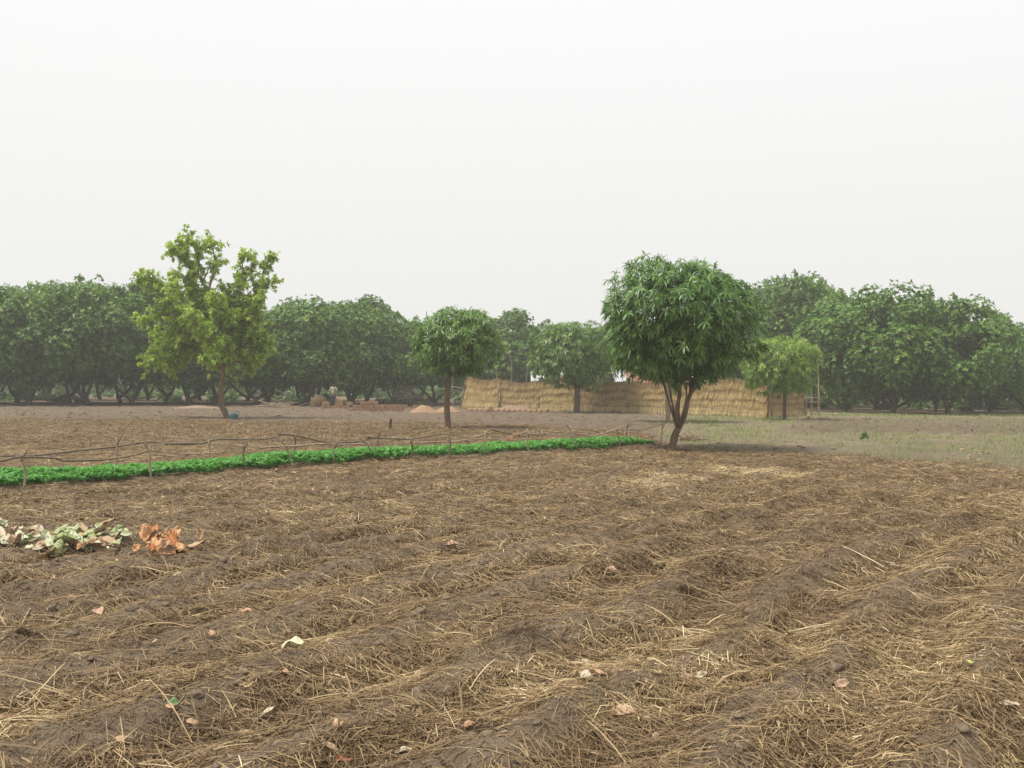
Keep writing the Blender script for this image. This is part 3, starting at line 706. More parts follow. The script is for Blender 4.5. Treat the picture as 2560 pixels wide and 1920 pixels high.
# undergrowth between the trunks and the low growth far behind
rng = np.random.default_rng(88)
ub = MB()
def bush(mb, x, y, r, h, n, ll):
    nn = unit(rng.normal(0, 1, (n, 3)) + np.array((0, 0, .4))); pos = np.stack((x + nn[:, 0] * r * rng.uniform(.4, 1, n), y + nn[:, 1] * r * rng.uniform(.4, 1, n), np.abs(nn[:, 2]) * h * rng.uniform(.3, 1, n) + .04), -1)
    V_, F_, r_ = rosettes(pos, nn + np.array((0, 0, .6)), 6, ll, ll * .5, (.35, 1, .4), .5, rng, .8); mb.add(V_, F_, r_)
for _ in range(300):
    a = rng.uniform(-.62, .62); y = rng.uniform(78, 116)
    if -.06 < a < .27 and y < 84: continue
    if rng.uniform() < .45 and a < 0: continue
    r = rng.uniform(.3, .9); bush(ub, a * y, y, r, r * rng.uniform(.6, 1.2), int(60 * r) + 20, .22)
for _ in range(330):
    a = rng.uniform(-.62, .62); y = rng.uniform(125, 185); r = rng.uniform(1.2, 3.2); bush(ub, a * y, y, r, r * rng.uniform(.8, 1.5), int(70 * r) + 20, .5)
tag(ub.build('undergrowth', M_BUSH), 'low green undergrowth between and behind the orchard trunks', 'undergrowth', kind='stuff')

# green grass on the right
rng = np.random.default_rng(95)
N = 60000
y = np.sqrt(rng.uniform(20 ** 2, 70 ** 2, N)); x = rng.uniform(.12, .72, N) * y
zm_, zg_, zp_, _n = zones(x, y)
dens_ = zg_ * (1 - zp_ * .55) * (sstep(.42, .68, fbm(x * .45, y * .45, 3, 91)) * .9 + .1)
g1 = G(1800, 1088); dens_ = np.maximum(dens_, .9 * zg_ * np.exp(-(((x - g1[0]) / 3.0) ** 2 + ((y - g1[1]) / 4) ** 2)))
k = rng.uniform(0, 1, N) < dens_ * .95
x = x[k]; y = y[k]; N = len(x); an = rng.uniform(0, 6.28, N)
V_, F_, kk = leaves(np.stack((x, y, hgt(x, y)), -1), np.stack((np.cos(an) * .4, np.sin(an) * .4, np.ones(N)), -1), np.stack((np.cos(an), np.sin(an), np.zeros(N)), -1), rng.uniform(.06, .2, N), rng.uniform(.012, .022, N) * (y / 32), (1, .7, .2), rng.uniform(.2, .9, N), rng)
qmesh_o = qmesh('grass', V_, F_, M_GRASS, None, np.repeat(rng.uniform(0, 1, N) ** .8, kk))
tag(qmesh_o, 'thin patchy green grass on the right of the field', 'grass', kind='stuff')

# small dark bush on the grass
gb = G(2160, 1100); gbm = MB(); bush(gbm, 0, 0, .11, .24, 26, .08)
ob = gbm.build('small_bush', M_BUSH); ob.location = (gb[0], gb[1], float(hgt(gb[0], gb[1])))
tag(ob, 'little dark green bush alone on the grassy patch at right', 'bush')

# ------------------------------------------------------------------ grass mat fence
rng = np.random.default_rng(120)
fpx = [(1149, 1021, 1169, 943), (1250, 1024, 1252, 950), (1347, 1026, 1347, 956), (1440, 1029, 1440, 945), (1569, 1032, 1569, 956), (1663, 1035, 1663, 961), (1779, 1039, 1779, 950), (1924, 1045, 1924, 969), (2007, 1040, 2007, 969)]
fb = np.array([G(a[0], a[1]) for a in fpx]); ft = np.array([P(a[2], a[3], fb[i_][1]) for i_, a in enumerate(fpx)])
fo = np.array((fb[4][0], fb[4][1], 0)); fe = empty('mat_fence', fo, 'long golden fence of tied dry grass mats with sagging top', 'fence')
for i_ in range(len(fpx) - 1):
    A, B, A2, B2 = fb[i_], fb[i_ + 1], ft[i_], ft[i_ + 1]
    L = np.linalg.norm(B - A); t = (B - A) / L; nrm = unit(np.cross(t, (0, 0, 1)));
    if nrm[1] > 0: nrm = -nrm
    mb = MB()
    # backing slab of packed grass, 5 cm thick, sagging between the posts
    ns = 12; ss = np.linspace(0.01, .99, ns); sag = .20 * np.sin(ss * math.pi) * (1 if i_ not in (2, 6) else -.8) + .03 * np.sin(ss * 11 + i_)
    top = A2[None] * (1 - ss[:, None]) + B2[None] * ss[:, None] - np.stack((0 * ss, 0 * ss, sag), -1); bot = A[None] * (1 - ss[:, None]) + B[None] * ss[:, None]
    bot[:, 2] = hgt(bot[:, 0], bot[:, 1]) - .02
    Vb = np.stack((bot + nrm * .02, top + nrm * .02, top - nrm * .03, bot - nrm * .03), 1).reshape(-1, 3)
    Fb = np.concatenate([np.array([[a * 4 + c, a * 4 + (c + 1) % 4, a * 4 + 4 + (c + 1) % 4, a * 4 + 4 + c] for c in range(4)]) for a in range(ns - 1)] + [np.array([[0, 1, 2, 3], [(ns - 1) * 4 + 3, (ns - 1) * 4 + 2, (ns - 1) * 4 + 1, (ns - 1) * 4]])])
    mb.add(Vb, Fb, .3)
    tiers = [(1.0, .30), (.80, .32), (.58, .30), (.36, .38)]
    for q_, (zt, ln) in enumerate(tiers):
        nb = int(L / .009)
        sx = rng.uniform(0, 1, nb); kx = np.clip((sx * (ns - 1)).astype(int), 0, ns - 2); fr = (sx * (ns - 1) - kx)[:, None]
        tp = top[kx] * (1 - fr) + top[kx + 1] * fr; bt = bot[kx] * (1 - fr) + bot[kx + 1] * fr; hgt_ = (tp - bt)[:, 2]
        wave = (vn(sx * 5 + i_ * 7, sx * 0 + q_, 130) - .5) * .08
        zz = zt + wave + rng.normal(0, .018, nb)
        st = bt + (tp - bt) * zz[:, None] + nrm * (.05 + .012 * rng.uniform(0, 1, nb))[:, None]
        st[:, 2] += np.where(q_ == 0, rng.uniform(0, .10, nb), 0)
        lean = -.35 + rng.normal(0, .18, nb)
        dv = t[None] * lean[:, None] * np.interp(q_, [0, 3], [1, .25]) + np.array((0, 0, -1.0)) + nrm * (.22 + rng.normal(0, .04, nb))[:, None]
        LL = hgt_ * ln * rng.uniform(.85, 1.05, nb)
        if q_ == 3: LL = np.minimum(LL, (zz * hgt_) + .02)
        V_, F_, kk = leaves(st, dv, np.broadcast_to(nrm, dv.shape) + rng.normal(0, .25, dv.shape), LL, rng.uniform(.012, .03, nb), (.9, 1, .7, .3), np.full(nb, .15), rng)
        along = np.tile(np.repeat(np.array((-.32, -.16, .16, .34)), 2), nb) if q_ < 3 else np.tile(np.repeat(np.array((-.3, .10, .30, .32)), 2), nb)
        r_ = np.repeat(.42 + rng.normal(0, .13, nb) + (-.14 if q_ == 0 else 0) + (.1 if q_ == 3 else 0), kk) + along
        mb.add(V_, F_, r_.clip(0, 1))
    # fluffy brown fringe of grass heads along the top
    nb = int(L / .012); sx = rng.uniform(0, 1, nb); kx = np.clip((sx * (ns - 1)).astype(int), 0, ns - 2); fr = (sx * (ns - 1) - kx)[:, None]
    tp = top[kx] * (1 - fr) + top[kx + 1] * fr + nrm * rng.uniform(-.04, .08, (nb, 1))
    dv = t[None] * rng.normal(0, .8, (nb, 1)) + np.array((0, 0, .5)) + rng.normal(0, .4, (nb, 3))
    V_, F_, kk = leaves(tp - np.array((0, 0, .04)), dv, rng.normal(0, 1, (nb, 3)), rng.uniform(.08, .2, nb), rng.uniform(.012, .03, nb), (.8, 1, .4), np.full(nb, 1.2), rng)
    mb.add(V_, F_, np.repeat(rng.uniform(.05, .4, nb), kk))
    mb.build('grass_mat', M_THATCH, fe, fo)
    # sagging rod that pins the mat near its foot
    if i_ < 7:
        zb = .22
        pts = [A * (1 - u_) + B * u_ + np.array((0, 0, 1)) * (zb * (A2[2] * (1 - u_) + B2[2] * u_) + rng.normal(0, .035)) + nrm * .24 for u_ in np.linspace(.01, .99, 5)]
        stick(pts, .018, .014, 'binding_rod', fe, M_POLE_DARK, fo, .4, 5)
for i_ in range(len(fpx)):
    nrm = np.array((0, -1, 0)); h_ = ft[i_].copy(); h_[2] += (.06 if i_ in (0, 3, 6) else .02)
    stick([fb[i_] + nrm * .24 - np.array((0, 0, .1)), (fb[i_] + h_) * .5 + nrm * .2, h_ + nrm * .12], .040, .03, 'post', fe, M_POLE_DARK, fo, .5)

# thin poles that stand behind the fence
pl = 'thin pale pole'
for (xb, xt, yt, D, lab) in ((1166, 1167, 925, 76, 'short thin pole at the left corner of the mat fence, under the slim mango crown'), (1203, 1203, 903, 76, 'thin pole behind the mat fence, first right of its left corner'),
                             (1240, 1239, 905, 76, 'thin pole behind the mat fence, under the right rim of the slim mango crown'), (1277, 1272, 881, 76, 'tallest thin pole behind the mat fence, kinked near its top'),
                             (1311, 1320, 897, 76, 'thin pole behind the mat fence leaning right, next to the tallest one'), (1338, 1338, 925, 76, 'short thin pole behind the mat fence beside the grey roof edge'),
                             (1131, 1130, 932, 74, 'thin pole standing close behind the slim mango trunk')):
    b_ = P(xb, 1000, D); b_[2] = -.15; tp = P(xt, yt, D)
    mid = P((xb * .35 + xt * .65) + (5 if yt == 881 else 1), yt + 28, D)
    o = stick([b_, mid, tp], .035, .022, 'pole', None, M_POLE, (b_[0], b_[1], 0), .5); o.location = (b_[0], b_[1], 0)
    tag(o, lab, 'pole', 'thin poles behind the mat fence')
b_ = P(1128, 966, 73.6); o = stick([b_, P(1160, 970, 73.6)], .03, .02, 'crossbar', None, M_POLE, b_); o.location = tuple(b_)
tag(o, 'pale level stick reaching from the slim mango trunk to the mat fence', 'stick')

# pole frame right of the fence
D = 60; fo2 = P(2025, 1030, D); fo2[2] = 0; pf = empty('pole_rack', fo2, 'open rack of thin upright poles with crossbars, right end of the mat fence', 'pole rack')
for xb, xt, yt in ((2014, 2016, 962), (2029, 2027, 946), (2048, 2042, 862)):
    b_ = P(xb, 1030, D); b_[2] = -.1; stick([b_, P((xb + xt) / 2 + 1, (1030 + yt) / 2, D), P(xt, yt, D)], .045, .03, 'post', pf, M_POLE, fo2, .5)
for x0, x1, y0, y1 in ((2006, 2050, 994, 995), (2006, 2051, 1004, 1006), (2006, 2052, 1022, 1021)):
    stick([P(x0, y0, D - .06), P(x1, y1, D - .06)], .022, .018, 'crossbar', pf, M_POLE, fo2, .5)

# ------------------------------------------------------------------ houses behind the fence
def box(mb, c, sx, sy, sz, rz=0, rx=0, ry=0, rnd=.5, bev=0):
    v = np.array([[x, y, z] for x in (-1, 1) for y in (-1, 1) for z in (-1, 1)], float) * np.array((sx, sy, sz)) / 2
    R = np.array(Matrix.Rotation(rz, 3, 'Z') @ Matrix.Rotation(ry, 3, 'Y') @ Matrix.Rotation(rx, 3, 'X'))
    f = np.array([[0, 1, 3, 2], [4, 6, 7, 5], [0, 4, 5, 1], [2, 3, 7, 6], [0, 2, 6, 4], [1, 5, 7, 3]])
    mb.add(v @ R.T + np.asarray(c), f, rnd)
def house(label, x0, x1, ytop, yeave, D, seed, patches):
    rng = np.random.default_rng(seed)
    a = P(x0, 1000, D); b_ = P(x1, 1000, D); L = b_[0] - a[0]; cx = (a[0] + b_[0]) / 2
    zr = P((x0 + x1) / 2, ytop, D + 1.8)[2]; ze = P((x0 + x1) / 2, yeave, D)[2]
    e_ = empty('mud_house', (cx, D + 2, 0), label, 'house', 'houses behind the mat fence')
    w = MB(); box(w, (0, 0, ze / 2 - .05), L - .7, 3.4, ze - .1)
    wo = w.build('wall', M_WALL, e_)
    # corrugated sheets laid side by side on both slopes
    ns = int(L / .9); sw = L / ns
    def sheet(i_, side, m):
        n = 13; xs = np.linspace(-sw / 2 - .03, sw / 2 + .03, n) + (-L / 2 + (i_ + .5) * sw)
        zz = .02 * np.cos(np.arange(n) * math.pi) + .006 * (i_ % 2)
        yy = np.array((0.06, -2.15)) * side
        sag = rng.normal(0, .015)
        V_ = []
        for th in (0, -.012):
            for r_, (yv, zv) in enumerate(((yy[0] * -1 * -1, zr), (yy[1], ze - .08 + sag))):
                V_.append(np.stack((xs, np.full(n, -yv if False else yv), zv + zz + th), -1))
        V_ = np.concatenate(V_); k = np.arange(n - 1)
        F_ = np.concatenate((np.stack((k, k + 1, n + k + 1, n + k), -1), np.stack((2 * n + k, 3 * n + k, 3 * n + k + 1, 2 * n + k + 1), -1), np.array([[0, n, 3 * n, 2 * n], [n - 1, 3 * n - 1, 4 * n - 1, 2 * n - 1]]), np.stack((n + k, n + k + 1, 3 * n + k + 1, 3 * n + k), -1)))
        mb = MB(); mb.add(V_, F_); mb.build('roof_sheet', m, rf)
    rm = MB(); V_, F_ = tube([(-L / 2 - .05, 0, zr + .035), (0, 0, zr + .04), (L / 2 + .05, 0, zr + .035)], [.06, .06, .06], 6, 2); rm.add(V_, F_)
    rf = rm.build('roof', M_ZINC, e_)
    for side in (1, -1):
        for i_ in range(ns): sheet(i_, side, M_ZINC if (i_ in patches) else M_RUST)
    return e_
house('low house with grey and rust roof behind the fence, left of the wide mango', 1328, 1500, 924, 951, 75, 5, (0, 2))
house('low house with patched rusty and silver zinc roof, between the two big mango trunks', 1535, 1765, 924, 953, 73, 6, (0, 4, 6))

# ------------------------------------------------------------------ brick yard
rng = np.random.default_rng(140)
def brick(px0, px1, yt, yb, D, label, group, tilt=0):
    c = P((px0 + px1) / 2, (yt + yb) / 2, D); w = (px1 - px0) * D / FPX; h_ = (yb - yt) * D / FPX
    import bmesh
    bm = bmesh.new(); bmesh.ops.create_cube(bm, size=1)
    for v_ in bm.verts: v_.co = Vector((v_.co.x * (w - .008), v_.co.y * .22, v_.co.z * (h_ - .004)))
    bmesh.ops.bevel(bm, geom=bm.edges[:], offset=.014, segments=2, affect='EDGES')
    for v_ in bm.verts: v_.co += Vector(rng.normal(0, .003, 3))
    me = bpy.data.meshes.new('mud_brick'); bm.to_mesh(me); bm.free(); me.materials.append(M_BRICK)
    o = bpy.data.objects.new('mud_brick', me); C.objects.link(o); o.location = tuple(c); o.rotation_euler = (0, tilt, rng.normal(0, .08))
    tag(o, label, 'brick', group)
def zb(a): return 740 + a / 5.53
def zy(a): return 950 + a / 5.53
DR = 61.5
gl = 'mud bricks in the long low wall stack'; l1 = 'tan mud brick in the bottom course of the long low stack'; l2 = 'tan mud brick in the second course of the long low stack'
for a in range(720, 1500, 78): brick(zb(a), zb(a + 76), zy(389), zy(437), DR, l1, gl)
for a in range(930, 1545, 77): brick(zb(a), zb(a + 75), zy(340), zy(388), DR, l2, gl)
brick(zb(890), zb(958), zy(290), zy(339), DR, 'tan mud brick set on end of the long stack top, left of two others', gl)
l3 = 'one of two mud bricks lying side by side on top of the long low stack'
brick(zb(962), zb(1046), zy(292), zy(339), DR, l3, gl); brick(zb(1048), zb(1134), zy(292), zy(339), DR, l3, gl)
gs = 'loose mud bricks left of the long stack'; D7 = 67.5; lb = 'mud brick in the loose group between the straw heap and long stack'
for (a, b_, c, d) in ((350, 408, 345, 392), (412, 475, 347, 392), (367, 463, 297, 344), (520, 620, 350, 392), (540, 650, 304, 349), (625, 684, 345, 396), (684, 742, 349, 400), (695, 780, 301, 348), (480, 518, 355, 392)):
    brick(zb(a), zb(b_), zy(c), zy(d), D7, lb, gs)
for (a, b_, c, d) in ((785, 860, 342, 388), (863, 928, 342, 388)): brick(zb(a), zb(b_), zy(c), zy(d), DR, 'mud brick in the second course at the left end of the long stack', gl)
brick(zb(548), zb(652), zy(258), zy(302), D7, 'mud brick tilted on top of the loose bricks beside the person', gs, .32)
brick(zb(1612), zb(1690), zy(345), zy(392), 66, 'mud brick left lying behind the orange sand heap', gs)
brick(1222, 1232, 1017, 1029, 62.5, 'mud brick standing upright at the low foundation wall', gs)

# low foundation wall
wm = MB()
A = P(1170, 1026, 64); B = P(1372, 1028, 63)
for k_ in range(15):
    u_ = (k_ + .5) / 15; c = A * (1 - u_) + B * u_; box(wm, (c[0], c[1], .06), np.linalg.norm(B - A) / 15 * .99, .24, .26 + rng.normal(0, .012), rz=math.atan2(B[1] - A[1], B[0] - A[0]) + rng.normal(0, .01))
o = wm.build('foundation_wall', M_BRICK, None, (A[0], A[1], 0)); o.location = (A[0], A[1], 0)
tag(o, 'ankle high line of laid mud bricks in front of the mat fence', 'foundation')

def heap(name, label, cat, px0, px1, py_top, py_base, m, seed, dep=.8, rough=.32, group=None):
    rng = np.random.default_rng(seed)
    b_ = G((px0 + px1) / 2, py_base); D = b_[1]; w = (px1 - px0) / 2 * D / FPX; h_ = (py_base - py_top) * D / FPX
    nu, nv = 40, 14; th = np.linspace(0, 2 * math.pi, nu, endpoint=False); rr = np.linspace(1.12, 0.02, nv)
    R_, T_ = np.meshgrid(rr, th, indexing='ij'); x = R_ * np.cos(T_) * w; y = R_ * np.sin(T_) * w * dep
    z = h_ * np.maximum(0, 1 - R_ ** 1.35) * (1 + rough * 2 * (fbm(x * 2.2 + seed, y * 2.2, 3, seed) - .5)) + (fbm(x * 6, y * 6, 2, seed) - .5) * h_ * .12 - np.where(R_ > 1.05, .12, 0)
    V_ = np.stack((x, y, z), -1).reshape(-1, 3); i = np.arange(nv - 1)[:, None] * nu; j = np.arange(nu)[None]; k = (j + 1) % nu
    F_ = np.stack((i + j, i + k, i + nu + k, i + nu + j), -1).reshape(-1, 4)
    o = qmesh(name, V_, F_, m, smooth=True); o.location = (b_[0], D + w * dep * .3, 0); return tag(o, label, cat, group)
heap('sand_heap', 'orange sand heap with higher peak beside the brick stack', 'sand heap', 1024, 1096, 1009, 1031, M_SAND, 3, group='sand heaps by the bricks')
heap('sand_heap', 'lower orange sand heap right behind the slim mango trunk', 'sand heap', 1084, 1152, 1013, 1030, M_SAND, 4, group='sand heaps by the bricks')
heap('soil_heap', 'flat pinkish soil mound in front of the mat fence panels', 'soil heap', 1225, 1345, 1014, 1026, M_MOUND, 6, .5)
heap('soil_mound', 'flat sandy mound before the orchard, left of the yellow-green tree', 'soil heap', 420, 560, 1014, 1021, M_MOUND, 7, .6)

# straw heap with a dark hollow
rng = np.random.default_rng(150)
D = 72; hb = P(797, 1018, D); hb[2] = 0
sh_ = MB(); n = 2600
d = unit(rng.normal(0, 1, (n, 3))); d[:, 2] = np.abs(d[:, 2])
keep = ~((d[:, 1] < -.35) & (d[:, 0] > -.25) & (d[:, 2] < .55)); d = d[keep]; n = len(d)
pos = d * np.array((.72, .6, .92)) * rng.uniform(.75, 1.03, (n, 1))
dv = np.cross(d, rng.normal(0, 1, (n, 3))) + np.array((.2, 0, -.5))
V_, F_, kk = leaves(pos, dv, d, rng.uniform(.25, .55, n), rng.uniform(.012, .025, n), (.6, 1, .4), np.full(n, .6), rng); sh_.add(V_, F_, np.repeat(rng.uniform(.1, .75, n), kk))
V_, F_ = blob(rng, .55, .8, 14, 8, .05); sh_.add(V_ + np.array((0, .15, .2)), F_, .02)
o = sh_.build('straw_heap', M_STRAW); o.location = tuple(hb); tag(o, 'round brown straw heap with dark hollow beside the standing person', 'straw heap')

# brush heap and loose branches
def stick_pile(name, label, cat, c, rx, ry, h_, n, r, L, m, seed):
    rng_ = np.random.default_rng(seed); e_ = empty(name, c, label, cat)
    for _ in range(n):
        a = rng_.uniform(0, 3.14); q_ = rng_.normal(0, .45, 2).clip(-1, 1); z = max(.02, h_ * (1 - abs(q_[0])) * rng_.uniform(.1, 1))
        p_ = np.array((q_[0] * rx, q_[1] * ry, z)); dv = np.array((math.cos(a), math.sin(a), rng_.normal(0, .18))) * L * rng_.uniform(.5, 1.1)
        p0, p1 = p_ - dv / 2, p_ + dv / 2; p0[2] = max(p0[2], .02); p1[2] = max(p1[2], .02)
        V_, F_ = tube([p0, p_ + rng_.normal(0, .04, 3), p1], np.array([1, .8, .5]) * r * rng_.uniform(.6, 1.3), 5, 3); mb = MB(); mb.add(V_, F_); mb.build('stick', m, e_, smooth=True)
    return e_
c = G(1722, 1101); stick_pile('stick_pile', 'pile of dry brown sticks on the ground right behind the largest mango trunk', 'stick pile', (c[0], c[1], float(hgt(c[0], c[1]))), .55, .5, .26, 46, .014, .75, M_POLE, 160)
c = G(1010, 1017); stick_pile('brush_heap', 'dark heap of dead brushwood under the orchard trees behind the bricks', 'brush heap', (c[0], c[1] + 2, 0), 2.2, 1.2, 1.5, 90, .025, 1.7, M_BARK_DARK, 161)
c = G(700, 1018); stick_pile('branch_pile', 'long cut branches lying flat left of the straw heap', 'branch pile', (c[0], c[1], 0), 1.6, .8, .3, 22, .03, 2.6, M_POLE, 162)

# ------------------------------------------------------------------ watering can by the light tree
def lathe(prof, n=20):
    pr = np.array(prof); a = np.arange(n) / n * 2 * math.pi
    V_ = np.stack((pr[:, 0:1] * np.cos(a), pr[:, 0:1] * np.sin(a), pr[:, 1:2] * np.ones((1, n))), -1).reshape(-1, 3)
    i = np.arange(len(pr) - 1)[:, None] * n; j = np.arange(n)[None]; k = (j + 1) % n
    return V_, np.stack((i + j, i + k, i + n + k, i + n + j), -1).reshape(-1, 4)
M_CAN = plainmat('teal_plastic', (.03, .11, .13), (.05, .16, .19), 3, .45, 0)
wc = G(585, 1046); wce = empty('watering_can', (wc[0], wc[1], float(hgt(wc[0], wc[1]))), 'dull teal watering can lying at the foot of the yellow-green tree', 'watering can')
mb = MB(); V_, F_ = lathe([(.002, 0), (.155, 0), (.165, .02), (.16, .18), (.13, .225), (.09, .235), (.09, .21), (.002, .2)]); mb.add(V_, F_); mb.build('body', M_CAN, wce, smooth=True)
mb = MB(); V_, F_ = tube([(.08, 0, .2), (.10, 0, .29), (.19, 0, .31), (.24, 0, .2), (.165, 0, .06)], [.016] * 5, 7, 4); mb.add(V_, F_); mb.build('handle', M_CAN, wce, smooth=True)
mb = MB(); V_, F_ = tube([(-.15, 0, .06), (-.24, 0, .15), (-.30, 0, .25)], [.035, .025, .02], 8, 3); mb.add(V_, F_); V_, F_ = tube([(-.30, 0, .25), (-.33, 0, .285)], [.03, .055], 10, 2); mb.add(V_, F_); mb.build('spout', M_CAN, wce, smooth=True)

# tree stump with a sprout, upright twig
c = G(975, 1074); o = stick([(0, 0, -.05), (.01, 0, .18), (.03, 0, .36)], .065, .05, 'short_stump', None, M_BARK_DARK, (0, 0, 0), .3); o.location = (c[0], c[1], float(hgt(c[0], c[1])))
tag(o, 'short dark stump standing alone in the mulch left of the slim mango', 'stump')
c = G(892, 1312); o = stick([(0, 0, -.05), (.005, 0, .12), (-.01, .01, .3)], .009, .005, 'twig', None, M_POLE_DARK, (0, 0, 0), .3); o.location = (c[0], c[1], float(hgt(c[0], c[1])))
tag(o, 'thin dark twig stuck upright in the straw before the seedling bed', 'twig')

# ------------------------------------------------------------------ fallen leaves
def leafcol(name, c1, c2):
    m, nt, b = mat(name); f = noise(nt, 25, 4)
    w = nt.nodes.new('ShaderNodeTexWave'); w.inputs['Scale'].default_value = 12; w.inputs['Distortion'].default_value = 1.5
    tcn = nt.nodes.new('ShaderNodeTexCoord'); nt.links.new(tcn.outputs['Object'], w.inputs['Vector'])
    col = mixc(nt, .25, ramp(nt, f, [(.3, c1), (.7, c2)]), ramp(nt, w.outputs['Fac'], [(0, c1), (1, c2)]))
    nt.links.new(col, b.inputs['Base Color']); b.inputs['Roughness'].default_value = .65; b.inputs['Specular IOR Level'].default_value = .3
    bump(nt, b, w.outputs['Fac'], .25, .004); return m
LM = {'cream': leafcol('leaf_cream', (.44, .40, .25), (.58, .53, .36)), 'pink': leafcol('leaf_pink', (.30, .19, .13), (.44, .29, .205)), 'peach': leafcol('leaf_peach', (.36, .215, .125), (.50, .32, .20)),
      'tan': leafcol('leaf_tan', (.27, .18, .105), (.40, .28, .175)), 'rust': leafcol('leaf_rust', (.15, .045, .022), (.26, .09, .045)), 'red': leafcol('leaf_red', (.14, .025, .018), (.22, .05, .03)),
      'green': leafcol('leaf_green', (.09, .15, .06), (.16, .23, .10)), 'white': leafcol('leaf_white', (.38, .315, .225), (.52, .44, .33)), 'brown': leafcol('leaf_brown', (.26, .15, .08), (.40, .26, .15)), 'yellow': leafcol('leaf_yellow', (.35, .38, .10), (.45, .48, .16)),
      'sage': leafcol('leaf_sage', (.20, .245, .10), (.35, .39, .19)), 'palegreen': leafcol('leaf_palegreen', (.34, .37, .22), (.50, .51, .34)), 'orange': leafcol('leaf_orange', (.25, .095, .030), (.42, .19, .065)), 'coral': leafcol('leaf_coral', (.34, .17, .075), (.48, .28, .14))}
def leaf_mesh(L, W, curl, wave, rng, thick=.0012, crump=0):
    nu, nv = 9, 7; u_ = np.linspace(0, 1, nu); v_ = np.linspace(-1, 1, nv)
    hw = W / 2 * np.sin(math.pi * u_ ** .85).clip(0) ** .7 * (1.0) ; hw[0] = W * .03; hw[-1] = W * .02
    Vt = np.empty((nu, nv, 3))
    Vt[..., 0] = (u_[:, None] - .5) * L; Vt[..., 1] = v_[None] * hw[:, None]
    Vt[..., 2] = curl * W * (v_[None] ** 2) * np.sin(math.pi * u_[:, None]) + .35 * curl * L * (u_[:, None] - .5) ** 2 + .03 * W * np.abs(v_[None]) + wave * W * .12 * np.sin(u_[:, None] * 9 + v_[None] * 2 + rng.uniform(0, 6))
    if crump: Vt += rng.normal(0, crump * W, Vt.shape) * np.array((.5, .5, 1))
    B = Vt - np.array((0, 0, thick)); V_ = np.concatenate((Vt.reshape(-1, 3), B.reshape(-1, 3))); n = nu * nv
    i = np.arange(nu - 1)[:, None] * nv; j = np.arange(nv - 1)[None]; Ft = np.stack((i + j, i + nv + j, i + nv + j + 1, i + j + 1), -1).reshape(-1, 4)
    rim = [k for k in range(nv)] + [(k + 1) * nv + nv - 1 for k in range(nu - 1)] + [(nu - 1) * nv + nv - 2 - k for k in range(nv - 1)] + [(nu - 2 - k) * nv for k in range(nu - 2)]
    Fr = np.array([[rim[k], rim[(k + 1) % len(rim)], rim[(k + 1) % len(rim)] + n, rim[k] + n] for k in range(len(rim))])
    return V_, np.concatenate((Ft, Ft[:, ::-1] + n, Fr))
rng = np.random.default_rng(170)
def fallen(px, py, wpx, ratio, colr, label, group='fallen dry leaves on the mulch', tilt=None, yaw=None, curl=None, lift=.035, name='dry_leaf', crump=.015):
    g_ = G(px, py); z = float(hgt(g_[0], g_[1])); 
    for _ in range(3):                                     # follow the ray to the bumpy ground
        d_ = ray(px, py); k_ = (z - CAM_H) / d_.z; g_ = np.array(Vector((0, 0, CAM_H)) + d_ * k_); z = float(hgt(g_[0], g_[1]))
    if name == 'wilted_leaf': z = max(float(hgt(g_[0] + a_, g_[1] + b_)) for a_ in (-.12, 0, .12) for b_ in (-.3, -.15, 0, .12))
    L = wpx * g_[1] / FPX
    V_, F_ = leaf_mesh(L, L * ratio, rng.choice([-1, 1, 1]) * rng.uniform(.1, .5) if curl is None else curl, rng.uniform(.2, 1), rng, crump=crump)
    o = qmesh(name, V_, F_, LM[colr], smooth=True)
    o.location = (g_[0], g_[1], z + lift); o.rotation_mode = 'ZYX'; o.rotation_euler = (rng.uniform(.1, .55) if tilt is None else tilt, rng.normal(0, .2), rng.uniform(-.9, .9) if yaw is None else yaw)
    return tag(o, label, 'leaf', group)
